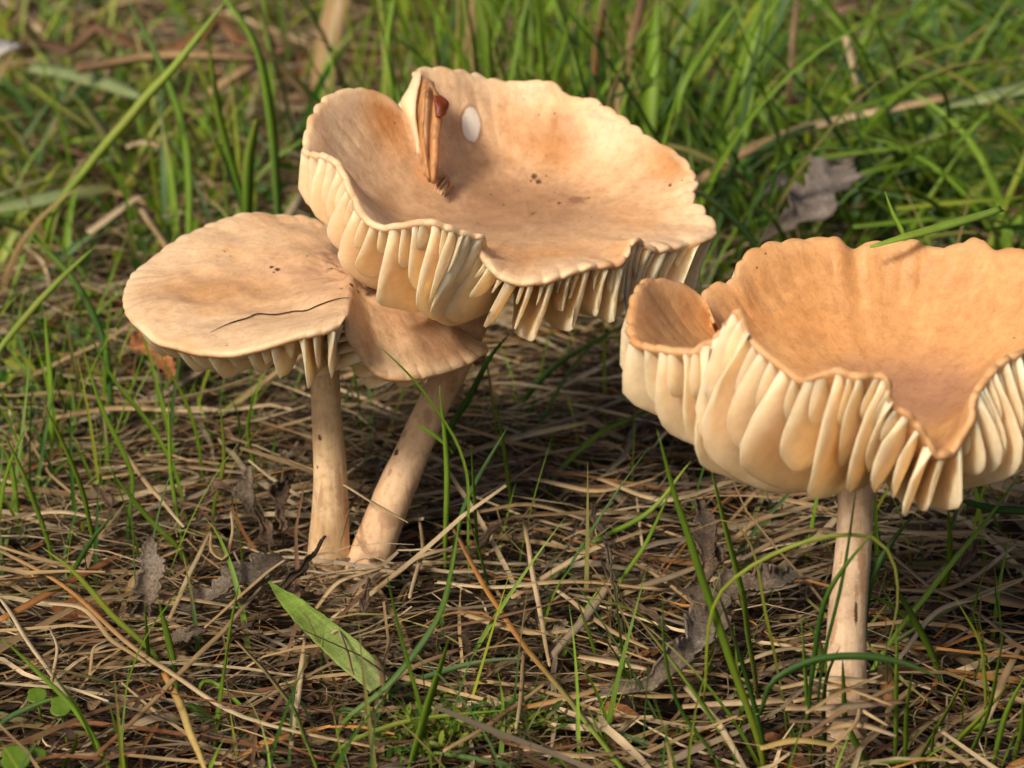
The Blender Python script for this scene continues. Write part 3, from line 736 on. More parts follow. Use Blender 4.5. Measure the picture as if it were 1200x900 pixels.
# ---- the mass of dead grass: nobody could count it
def straw_field():
    nC = 84000
    X = rng.uniform(-30, 30, nC); Y = 18 + 77 * rng.random(nC) ** 1.25
    keep = (np.abs(X) < 5 + .30 * Y) & (rng.random(nC) < np.where((Y > 46) & (X > -3), .4, 1.0))
    X, Y = X[keep], Y[keep]; n = len(X)
    m = 8
    fine = rng.random(n) < .55
    Ln = np.where(fine, rng.uniform(.8, 3.2, n), rng.uniform(1.2, 5.5, n))
    Wd = np.where(fine, rng.uniform(.012, .03, n), np.minimum(rng.gamma(2.2, .016, n) + .022, .11))
    hz = rng.random(n) < .55
    ang = np.where(hz, rng.normal(.1, .5, n), rng.uniform(0, np.pi, n)) + np.where(rng.random(n) < .5, np.pi, 0)
    s = np.linspace(-.5, .5, m)
    curv = rng.normal(0, .35, n) * (1 + fine)
    a = ang[:, None] + curv[:, None] * s[None] * 2 + .22 * np.sin(s[None] * 9 + rng.uniform(0, 6, n)[:, None]) * rng.random(n)[:, None]
    step = (Ln / (m - 1))[:, None]
    dx = np.cumsum(np.cos(a) * step, 1); dy = np.cumsum(np.sin(a) * step, 1)
    dx -= dx.mean(1, keepdims=True); dy -= dy.mean(1, keepdims=True)
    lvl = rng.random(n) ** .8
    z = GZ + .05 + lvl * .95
    tilt = rng.normal(0, .17, n)
    zz = z[:, None] + tilt[:, None] * s[None] * Ln[:, None] + (rng.normal(.05, .10, n))[:, None] * (1 - 4 * s[None] ** 2) + .03 * rng.normal(0, 1, (n, m))
    P = np.stack((X[:, None] + dx, Y[:, None] + dy, np.maximum(zz, GZ - .1)), -1)
    P[..., 2] += .12 * vnoise(P * np.array((.35, .35, 0)) + 3.3, 9)
    # nothing of it may stand up into the stems' or caps' place
    N = np.stack((rng.normal(0, .8, n), rng.normal(-.2, .7, n), np.ones(n)), -1)[:, None, :] * np.ones((1, m, 1))
    N = N + rng.normal(0, .18, (n, m, 3))
    W = Wd[:, None] * (np.clip(1.15 - 1.3 * np.abs(s[None]), .35, 1)) * (1 + .15 * rng.normal(0, 1, (n, m)))
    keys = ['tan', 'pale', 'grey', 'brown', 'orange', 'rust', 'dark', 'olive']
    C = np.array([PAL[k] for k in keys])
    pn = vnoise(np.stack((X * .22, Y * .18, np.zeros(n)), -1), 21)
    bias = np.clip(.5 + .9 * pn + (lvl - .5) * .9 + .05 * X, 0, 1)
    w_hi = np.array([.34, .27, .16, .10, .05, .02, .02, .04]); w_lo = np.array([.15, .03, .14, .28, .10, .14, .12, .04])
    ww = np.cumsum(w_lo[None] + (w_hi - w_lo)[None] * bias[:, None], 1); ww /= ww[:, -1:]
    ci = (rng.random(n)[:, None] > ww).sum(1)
    colr = C[ci] * (rng.uniform(.12, .58, n) + .55 * np.clip((lvl - .6) / .4, 0, 1))[:, None]  # lower straws darkened, top ones brightened: gap shade painted in, besides rot
    colr = colr[:, None, :] * (1 + .18 * rng.normal(0, 1, (n, m, 1)))
    ok = np.ones(n, bool)
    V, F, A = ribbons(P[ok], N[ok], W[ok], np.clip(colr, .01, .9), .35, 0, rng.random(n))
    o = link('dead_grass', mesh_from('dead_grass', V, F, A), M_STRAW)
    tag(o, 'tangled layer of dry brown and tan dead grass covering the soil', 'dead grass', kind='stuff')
straw_field()

BOXES = [(140, 850, 65, 455, 39.2), (735, 1290, 262, 612, 35.2), (352, 412, 420, 640, 37.0), (405, 570, 400, 650, 37.2), (958, 1032, 540, 830, 31.8)]
def clear_of_caps(P):
    px, py = project(P)
    bad = np.zeros(len(P), bool)
    for x0, x1, y0, y1, yy in BOXES:
        bad |= ((px > x0) & (px < x1) & (py > y0) & (py < y1) & (P[..., 1] < yy)).any(1)
    return ~bad
def lerp_zone(px, py):
    """blade density, upright height (cm), width (cm), leaning and colour bias for a foot seen at px,py"""
    right = 1 / (1 + np.exp(-(px - 800) / 60)); far = 1 / (1 + np.exp((py - 330) / 40))
    midc = np.exp(-((px - 640) / 230) ** 2) * far
    left = 1 / (1 + np.exp((px - 380) / 60))
    dens = far * (1.25 * right + 1.0 * midc + .66 * left) + (1 - far) * (.20 + .12 * right + .22 * left * (py < 660) + .14 * right * (py > 760))
    return dens, right, far, midc, left
def grass_field(nC, seed, single_n=0):
    r = np.random.default_rng(seed)
    Y = 24 + 80 * r.random(nC); X = r.uniform(-1, 1, nC) * (6 + .30 * Y)
    P0 = np.stack((X, Y, np.full(nC, GZ)), -1)
    px, py = project(np.stack((X, Y, np.zeros(nC)), -1))
    dens, right, far, midc, left = lerp_zone(np.clip(px, -50, 1250), np.clip(py, -60, 950))
    patch = np.clip(.65 + .8 * vnoise(np.stack((X * .33, Y * .3, np.zeros(nC)), -1), seed), .05, 1.4)
    k = r.random(nC) < dens * patch
    X, Y, P0, px, py, right, far, midc, left = [v[k] for v in (X, Y, P0, px, py, right, far, midc, left)]
    n = len(X); m = 11; s = np.linspace(0, 1, m)
    H = np.where(far > .5, r.uniform(2.4, 7.2, n) * (1 - .45 * left), r.uniform(1.3, 3.6, n))
    Wd = np.where(far > .5, r.uniform(.06, .20, n), r.uniform(.03, .085, n))
    side = np.where(r.random(n) < .5, 0, np.pi) + r.normal(0, .55, n)
    az = np.where(r.random(n) < .35 + .5 * right * far, side, r.uniform(0, 2 * np.pi, n))
    tilt0 = np.abs(r.normal(0, .22, n)) + .75 * right * far * r.random(n) + .4 * left * far * r.random(n)
    bend = np.abs(r.normal(.45, .45, n)) + 1.15 * right * far * r.random(n) + .25 * left * far - .3 * midc
    tl = np.clip(tilt0[:, None] + np.maximum(bend, 0)[:, None] * s[None] ** 1.4, 0, 1.75)
    st = (H / (m - 1))[:, None]
    hor = np.cumsum(np.sin(tl) * st, 1); ver = np.cumsum(np.cos(tl) * st, 1)
    hor = np.concatenate((np.zeros((n, 1)), hor[:, :-1]), 1); ver = np.concatenate((np.zeros((n, 1)), ver[:, :-1]), 1)
    azs = az[:, None] + r.normal(0, .35, n)[:, None] * s[None]
    P = P0[:, None] + np.stack((np.cos(azs) * hor, np.sin(azs) * hor, ver), -1)
    N = np.stack((-np.cos(az), -np.sin(az), np.full(n, .35)), -1) + .5 * r.normal(0, 1, (n, 3)) + np.array((0, -.7, 0))
    N = N[:, None] * np.ones((1, m, 1))
    W = Wd[:, None] * np.clip(np.minimum(.5 + 2.2 * s, 1) * (1 - s ** 2.6), .04, 1)[None]
    cs = np.array([PAL[c] for c in ('g', 'gd', 'gy', 'gl', 'gb', 'olive', 'tan')])
    wr = np.array([.38, .20, .10, .10, .16, .03, .03]); wl = np.array([.20, .14, .30, .06, .08, .14, .08]); wc = np.array([.38, .12, .22, .20, .05, .02, .01])
    lw = (left * far)[:, None]; cw = (midc)[:, None]
    ww = wr[None] * (1 - lw) * (1 - cw) + wl[None] * lw + wc[None] * cw
    ww = np.cumsum(ww / ww.sum(1, keepdims=True), 1)
    ci = np.minimum((r.random(n)[:, None] > ww).sum(1), 6)
    base = cs[ci] * r.uniform(.7, 1.25, n)[:, None]
    dry = np.array(PAL['tan']); tipdry = (r.random(n) < .18)[:, None, None] * np.clip((s - .6) / .4, 0, 1)[None, :, None]
    foot = np.clip(1 - s / .2, 0, 1)[None, :, None] * .6
    colr = base[:, None] * (1 - foot) + np.array((.25, .24, .10)) * foot
    colr = colr * (1 - tipdry) + dry * tipdry
    ok = clear_of_caps(P)
    return P[ok], N[ok], W[ok], colr[ok], far[ok]
P, N, W, Cc, far = grass_field(17500, 31)
# the biggest ones in view are blades of their own, the rest is grass
tipx, tipy = project(P[:, 7])
inview = (tipx > 0) & (tipx < 1200) & (tipy > 0) & (tipy < 900)
size = np.where(inview, W.max(1) * np.linalg.norm(P[:, -1] - P[:, 0], axis=1) / P[:, 0, 1] ** 2, 0)
own = np.zeros(len(P), bool); own[np.argsort(-size)[:130]] = True
rest = ~own
V, F, A = ribbons(P[rest], N[rest], W[rest], Cc[rest], .4, 0, rng.random(rest.sum()))
tag(link('grass', mesh_from('grass', V, F, A), M_GRASS), 'green grass growing up through the dead straw', 'grass', kind='stuff')
for i in np.where(own)[0]:
    b = P[i, 0].copy()
    V, F, A = ribbons((P[i] - b)[None], N[i][None], W[i][None], Cc[i][None], .4, .02, rng.random(1))
    rt_ = 1 if tipx[i] > 780 else 0
    if far[i] > .5:
        c = Cc[i, 5]; wcm = W[i].max(); up = (P[i, -1, 2] - P[i, 0, 2]) / np.linalg.norm(np.diff(P[i], axis=0), axis=1).sum()
        hue = 'straw' if c[0] > c[1] else ('yellow green' if c[0] > .62 * c[1] else ('dark green' if c[1] < .13 else ('bright green' if c[1] > .27 else 'mid green')))
        ln = np.linalg.norm(np.diff(P[i], axis=0), axis=1).sum(); dryt = Cc[i, -1][0] > Cc[i, -1][1] and c[0] < c[1]
        lab = '%s %s %s grass blade%s, %s, behind the %s' % ('long' if ln > 4.6 else 'short', 'broad' if wcm > .16 else 'narrow', hue, ' with a dry tip' if dryt else '', 'upright' if up > .86 else ('leaning' if up > .62 else 'bent over'), 'lone mushroom' if rt_ else 'mushroom pair')
        gr = lab
    else: lab, gr = '%s grass blade sprouting near %s' % (hue_word(tuple(Cc[i, 5])), near(P[i, 0])), 'green blades among the straw'
    tag(link('grass_shoot', mesh_from('grass_shoot', V, F, A), M_GRASS, None, b), lab, 'grass', gr)

# ------------------------------------------------------------------ single blades that can be picked out
FRONT3 = 29.6
# around the lone mushroom's stem
erect([(888,822),(872,711),(846,600),(830,533)], 9, ['olive','g','gl'], 'long straight green blade with its tip just under the lone cap')
erect([(893,888),(857,775),(823,681),(797,600),(770,503)], 10, ['gy','g','g'], 'tall green blade leaning beside the grey curled oak leaf')
erect([(921,847),(898,722),(881,640),(853,609),(808,624)], 4, ['olive','gy','tan'], 'thin yellowing blade hooked over at its tip')
erect([(962,790),(989,670),(1004,568)], 4.5, ['gd','gd','gd'], 'thin dark blade standing straight against the lone stem', y0=29.7, y1=29.9)
erect([(951,800),(966,703),(989,666),(1025,622)], 7, ['gd','gd','g'], 'curved dark green blade crossing the lone stem', y0=29.5, y1=29.5)
erect([(1049,892),(1051,730)], 6, ['g','gl'])
erect([(905,800),(951,775),(1011,769),(1064,778),(1105,797)], 9, ['gd','gd','gb'], 'dark green blade arching low across the foot of the lone stem', y0=29.1, y1=29.4)
erect([(1013,897),(991,839),(987,770)], 9, ['g','gl','g'], 'bright green blade rising in front of the lone stem foot')
erect([(965,890),(968,800),(984,758)], 8, ['gd','gd','g'], 'broad dark blade rising in front of the lone stem foot')
erect([(1105,800),(1072,726),(1038,672)], 9, ['g','g','gd'])
erect([(1020,790),(1102,677),(1159,605),(1195,556)], 7, ['g','gl','g'], 'long green blade slanting up away from the lone stem', dy=.6)
erect([(1030,770),(1087,728),(1140,700),(1200,676)], 6, ['g','gp','pale'], 'blade turning from green to straw beside the lone stem', dy=.8)
erect([(985,845),(970,790),(950,735),(938,722)], 5, ['gd','g','g'])
erect([(950,890),(945,800),(939,726)], 6, ['g','g','gl'])
erect([(838,704),(876,666),(925,643),(978,628),(1023,630),(1045,654),(1051,711),(1034,775)], 5, ['gy','gy','olive'], 'thin yellow green blade arched over around the lone stem', y0=29.9, y1=29.8, z0=-1.2)
erect([(1011,755),(1021,680),(1045,635),(1074,600)], 9, ['gd','gd','gd'], 'dark blade hugging the shaded side of the lone stem', y0=30.9, y1=31.4)
erect([(1215,604),(1165,597),(1118,584)], 10, ['gd','gd','gd'], 'dark green blade poking out below the lone cap', y0=33.5, y1=33.0)
erect([(1102,705),(1113,654),(1111,590)], 7, ['gy','g','gy'])
erect([(1076,895),(1110,835),(1132,790)], 7, ['g','g','gy']); erect([(1112,885),(1150,840),(1184,800)], 6, ['g','gy','gy'])
erect([(1130,900),(1160,830),(1176,740)], 6, ['gd','g','g']); erect([(1165,890),(1182,830),(1202,790)], 7, ['g','gl','gl'])
erect([(1060,890),(1062,830),(1070,785)], 6, ['g','g','g']); erect([(1088,900),(1098,850),(1104,858)], 5, ['gy','g','g'])
erect([(1120,868),(1150,850),(1178,842)], 7, ['g','g','gl']); erect([(1190,885),(1196,860),(1199,820)], 7, ['gd','g','g'])
erect([(800,850),(830,885),(870,905)], 6, ['g','g','g'], dy=-.3); erect([(1156,850),(1150,760),(1120,700)], 4, ['olive','gy','gy'])
erect([(1000,900),(1046,892),(1110,890)], 8, ['gy','g','gy'], dy=-.1)
# centre
erect([(505,896),(493,825),(471,750),(452,666)], 5.5, ['g','g','gd'])
erect([(482,898),(509,802),(527,746)], 11, ['g','gl','g'], 'bright broad blade with a blunt tip in front of the pair')
erect([(400,850),(456,802),(509,731),(527,675),(539,607)], 8, ['g','gb','g'], 'long grey green blade sweeping up beside the leaning stem', dy=.4)
erect([(455,814),(524,787),(576,774),(617,771)], 7, ['gb','gb','gp'], 'grey green blade lying in a low arc on the straw', dy=.5)
lying([(730,902),(662,814),(610,750),(565,682),(527,612)], 7, ['g','olive','orange','orange','brown'], 'long straw orange in its middle and green at its lower end', z=.15, z1=.55)
erect([(842,898),(794,825),(779,761),(777,694)], 5, ['g','gd','g'])
erect([(700,775),(688,735),(674,697)], 4.5, ['gd','g','olive']); erect([(640,840),(719,859),(831,898)], 8, ['gd','gd','gd'], 'dark green blade lying slantwise on the straw', dy=-.8)
erect([(722,690),(755,640),(790,565)], 5, ['g','gl','g']); erect([(400,832),(440,845),(486,862)], 6, ['gd','gd','g'], dy=-.3)
erect([(395,880),(460,850),(512,840),(595,832)], 6, ['g','gy','gl'], dy=.3); erect([(600,900),(560,890),(490,880)], 7, ['gb','gb','g'], dy=.1)
erect([(640,900),(655,890),(668,905)], 6, ['g','g','g']); erect([(555,850),(600,822),(640,800)], 6, ['g','gb','g'], dy=.6)
erect([(576,700),(560,640),(545,600)], 4, ['gd','g','g']); erect([(522,640),(523,540),(515,452)], 7, ['g','gl','gl'], 'upright bright blade just beside the leaning stem', y0=35.4, y1=35.0)
erect([(549,650),(545,545),(515,488),(480,440),(440,401)], 5, ['g','gl','gl'], 'thin bright blade crossing in front of the drooping lobe of the flat cap', y0=35.2, y1=34.3)
erect([(522,520),(505,507),(485,497)], 5, ['gl','gl','gl'], y0=35.2, y1=35.1, z0=-.05)
erect([(525,508),(552,460),(575,418),(598,390)], 9, ['gd','gd','gd'], 'dark blade rising behind the leaning stem to the bowl', y0=38.0, y1=37.6, z0=-1.0)
erect([(560,660),(556,590),(552,520)], 5, ['g','g','g']); erect([(528,665),(545,590),(595,500)], 6, ['g','gd','gd'], dy=.6)
erect([(570,640),(620,520),(700,400),(745,395)], 6, ['gd','gd','g'], 'dark blade running under the bowl towards the lone cap', y0=40.2, y1=40.6)
erect([(560,560),(640,440),(745,372)], 8, ['g','gd','g'], 'dark green blade leaning under the bowl', y0=41.5, y1=41.5)
erect([(650,560),(700,510),(770,478)], 7, ['gd','g','gd'], dy=.8); erect([(600,600),(590,520),(580,470)], 5, ['gd','g','g'])
erect([(690,640),(760,600),(810,540)], 6, ['g','g','gy'], dy=.6)
# lower left
erect([(221,828),(262,855),(345,897)], 13, ['g','gd','g'], 'broad dark green blade lying low in the brown straw', dy=-.6)
erect([(240,797),(300,844),(362,899)], 7, ['gl','g','g'], dy=-.6); lying([(277,750),(310,785),(337,821),(371,899)], 7, ['tan','olive','g'], 'blade tan at its tip and green below', z=.4)
erect([(204,786),(196,745),(186,703)], 9, ['gl','gl','g'], 'short bright blade standing beside the upright grey leaf')
erect([(130,905),(94,840),(49,791),(0,746)], 7, ['g','gl','g'], dy=.3); erect([(79,690),(105,637),(137,598)], 6, ['g','gd','gb'])
erect([(187,776),(131,720),(82,667),(49,641)], 7, ['gd','gy','gy'], dy=.4); erect([(215,652),(175,608),(128,550)], 7, ['g','gl','g'])
erect([(212,622),(200,560),(197,470)], 5, ['g','gl','gy']); erect([(237,562),(225,490),(185,410)], 5, ['g','g','gy'])
erect([(175,780),(172,740),(170,708)], 5, ['g','g','gl']); erect([(0,850),(40,826),(80,815)], 7, ['gd','gd','g'], dy=.2)
erect([(60,650),(30,560),(0,500)], 6, ['g','gl','gl']); erect([(110,640),(90,560),(50,470)], 6, ['g','g','gy']); erect([(75,900),(88,875),(90,858)], 7, ['gd','g','g'])
erect([(150,620),(155,560),(120,480),(95,400)], 6, ['gd','g','g'], dy=.4); erect([(215,590),(190,520),(130,440),(100,380)], 6, ['g','g','gd'], dy=.3)
erect([(60,520),(58,440),(52,368)], 8, ['g','gl','gl']); erect([(20,600),(12,540),(0,520)], 7, ['g','gl','gl'])
erect([(250,600),(262,540),(258,470)], 5, ['g','gy','g']); erect([(300,560),(290,500),(300,455)], 5, ['g','g','g'])
# behind, left
GB = dict(fold=.25)
erect([(60,255),(163,125),(213,67),(267,-2)], 12, ['g','gy','gl'], 'bright yellow green blade leaning across the grass behind the flat cap', y0=46, y1=47, **GB)
erect([(222,300),(217,167),(190,80),(147,-5)], 10, ['g','g','gb'], 'long green blade arching away behind the flat cap', y0=46.5, y1=48, **GB)
erect([(327,270),(317,133),(300,53),(262,-8)], 13, ['gb','g','gl'], 'broad green blade bending over at its top behind the flat cap', y0=47, y1=48, **GB)
erect([(285,240),(257,133),(243,45)], 10, ['gd','g','gy'], y0=47, y1=47.5, **GB)
erect([(290,235),(292,190),(301,140)], 16, ['g','gl','gy'], 'short broad bright blade close behind the flat cap', y0=47, y1=47.3, taper=(.8,.4), **GB)
erect([(460,110),(455,50),(464,-10)], 9, ['g','gl','gl'], 'single pale green blade rising right behind the bowl', y0=50, y1=50.5, **GB)
lying([(-10,246),(60,232),(135,219)], 22, ['gp','gp','olive'], 'broad pale blade lying flat among the moss', z=.9, name='grass_shoot', cat='grass', mat=M_GRASS, thick=.03)
lying([(33,78),(100,90),(162,112)], 20, ['gp','gp','gp'], 'broad grey green blade lying flat behind the moss', z=1.4, name='grass_shoot', cat='grass', mat=M_GRASS, thick=.03)
lying([(93,115),(115,145),(142,190)], 14, ['gy','olive','gy'], 'broad yellow green blade lying crosswise in the moss', z=1.5, name='grass_shoot', cat='grass', mat=M_GRASS)
lying([(18,82),(60,115),(105,148)], 12, ['gy','gy','olive'], 'yellow blade lying slantwise in the moss', z=1.4, name='grass_shoot', cat='grass', mat=M_GRASS)
lying([(0,228),(70,203),(135,184)], 9, ['gp','olive','gp'], 'narrow olive blade lying in the moss', z=1.1, name='grass_shoot', cat='grass', mat=M_GRASS)
lying([(0,168),(40,190),(78,216)], 10, ['gp','olive','olive'], 'short olive blade lying in the moss', z=1.0, name='grass_shoot', cat='grass', mat=M_GRASS)
lying([(106,271),(135,250),(166,228)], 13, ['pale','pale','pale'], 'stiff whitish straw lying behind the flat cap', z=.7, taper=(1,.9))
lying([(163,240),(180,265),(200,296)], 10, ['pale','tan','tan'], 'pale straw slanting down behind the flat cap', z=.6, taper=(1,.8))
lying([(148,172),(165,166),(188,170)], 9, ['pale','pale','tan'], 'short pale curved straw tip in the moss', z=1.3)
lying([(332,262),(345,240),(356,223)], 10, ['pale','pale','grey'], 'short pale straw stub behind the flat cap', z=.8, taper=(1,.9))
erect([(-5,418),(50,350),(112,288)], 8, ['gl','gy','gl'], 'yellow green blade leaning over beside the flat cap', y0=40.5, y1=41.5)
erect([(130,470),(118,390),(80,320),(28,270)], 9, ['gd','gd','g'], 'dark green blade arching over beside the flat cap', y0=41, y1=42)
erect([(-5,640),(5,560),(30,500)], 6, ['g','gl','g'])
lying([(-10,52),(60,44),(150,50),(240,38),(330,56)], 17, ['dark','brown','rust','brown'], 'thick brown dead stalk lying across the far grass', z=1.2, taper=(1,1), thick=.12, fold=.5, wob=.5)
lying([(90,78),(200,62),(300,66)], 13, ['brown','tan','brown'], 'pale dead stalk lying along the thick brown one', z=1.8, taper=(1,.8), thick=.15)
lying([(250,105),(275,88),(305,70)], 16, ['tan','tan','brown'], 'short tan stalk stub in the far grass', z=1.6, taper=(1,.9), thick=.12)
erect([(377,135),(382,60),(400,-15)], 30, ['brown','tan','tan'], 'thick blurred brown stalk standing behind the bowl', y0=57, y1=58, taper=(1,1), fold=.6, thick=.25)
erect([(696,112),(700,50),(710,-10)], 9, ['rust','orange','brown'], 'thin rusty stalk standing behind the bowl', y0=52, y1=53, taper=(1,.8), thick=.08)
erect([(724,132),(738,65),(754,-8)], 13, ['tan','tan','brown'], 'tan dead stalk leaning behind the bowl', y0=50, y1=52, taper=(1,.9), thick=.1)
erect([(926,100),(930,45),(936,-8)], 9, ['brown','tan','brown'], 'thin brown stalk standing in the thick grass', y0=53, y1=54, taper=(1,.8), thick=.08)
# behind, right
erect([(760,170),(765,70),(770,-10)], 24, ['g','gl','g'], 'very broad bright blade standing behind the bowl', y0=49, y1=50, **GB)
erect([(800,105),(833,50),(862,5)], 11, ['gl','g','gl'], y0=47, y1=48, **GB)
erect([(870,110),(885,45),(914,-5)], 9, ['g','gl','gl'], y0=50, y1=51, **GB)
lying([(993,42),(1003,85),(1014,130)], 13, ['pale','pale','grey'], 'stiff pale straw standing in the thick grass', z=3.0, z1=1.6, taper=(1,.8))
lying([(815,214),(883,173),(967,143),(1040,128),(1115,112)], 13, ['tan','tan','pale','tan'], 'long tan dead stalk running through the thick grass', z=1.4, z1=2.4, taper=(.9,.9))
lying([(1110,122),(1150,114),(1215,98)], 24, ['gp','gp','gp'], 'broad pale green blade continuing the long dead stalk', z=2.4, z1=2.8, name='grass_shoot', cat='grass', mat=M_GRASS, taper=(.9,.9))
for k, (pp, w, c, z) in enumerate([([(866,197),(910,165),(968,141)],9,['gd','gb','gb'],1.9),([(1000,128),(1100,95),(1210,62)],10,['g','g','gy'],2.4),([(905,196),(1000,162),(1050,155)],8,['g','g','gy'],1.7),
     ([(970,216),(1040,196),(1102,188)],8,['gl','g','g'],1.5),([(1050,244),(1130,236),(1210,230)],9,['gy','gy','g'],1.4),([(885,258),(930,246),(960,238)],8,['gd','gd','g'],1.2),
     ([(980,216),(1040,226),(1100,240)],7,['g','gb','g'],1.4),([(930,190),(1020,176),(1110,170)],7,['g','gl','g'],1.8),([(1000,265),(1080,258),(1200,252)],9,['g','g','gd'],1.1),
     ([(1060,30),(1110,52),(1150,65)],8,['gb','g','g'],2.8),([(1150,5),(1180,20),(1210,34)],12,['gl','gl','g'],3.0),([(960,40),(990,70),(1060,150)],8,['gd','gb','gb'],2.4),([(1120,170),(1150,140),(1170,118)],8,['g','gl','g'],2.4)]):
    lying(pp, w, c, 'flattened %s %s blade %s the thick grass%s' % ('broad' if w > 9 else 'narrow', hue_word(c[1]), 'slanting up across' if pp[0][1] > pp[-1][1] + 40 else ('slanting down across' if pp[0][1] < pp[-1][1] - 15 else 'lying level in'), ' by the half buried leaf' if abs(pp[0][0] - 930) < 65 and pp[0][1] > 150 else (' below the dead stalk' if pp[0][1] > 155 else ' above the dead stalk')), z=z, name='grass_shoot', cat='grass', mat=M_GRASS, group='flattened blades in the thick grass', taper=(.7,.15))
erect([(1058,275),(1046,250),(1037,224)], 6, ['g','gl','gl'], 'short bright blade tip just behind the lone cap', y0=37, y1=37.2, **GB)
single('grass_clipping', [at(1020,289,33.75), at(1060,278,33.9), at(1110,264,34.5), at(1175,244,35.6)], px2cm(12, at(1100,265,34.5)), [(.34, .50, .06), (.36, .52, .07), (.30, .46, .06)], M_GRASS, 'bright green cut grass piece resting on the rim of the lone cap', 'grass', taper=(.35,.75), face=np.array((0,-.7,.7)))
# the broad blade fallen on the straw before the pair
WIDE = True
lying([(414,790),(405,760),(395,737),(388,742)], 4, ['tan','tan','pale'], 'thin straw looped over the wide green leaf blade', z=.62)
lying([(437,766),(446,785),(450,805)], 9, ['olive','brown','brown'], 'torn brown end of the wide leaf blade', z=.42)

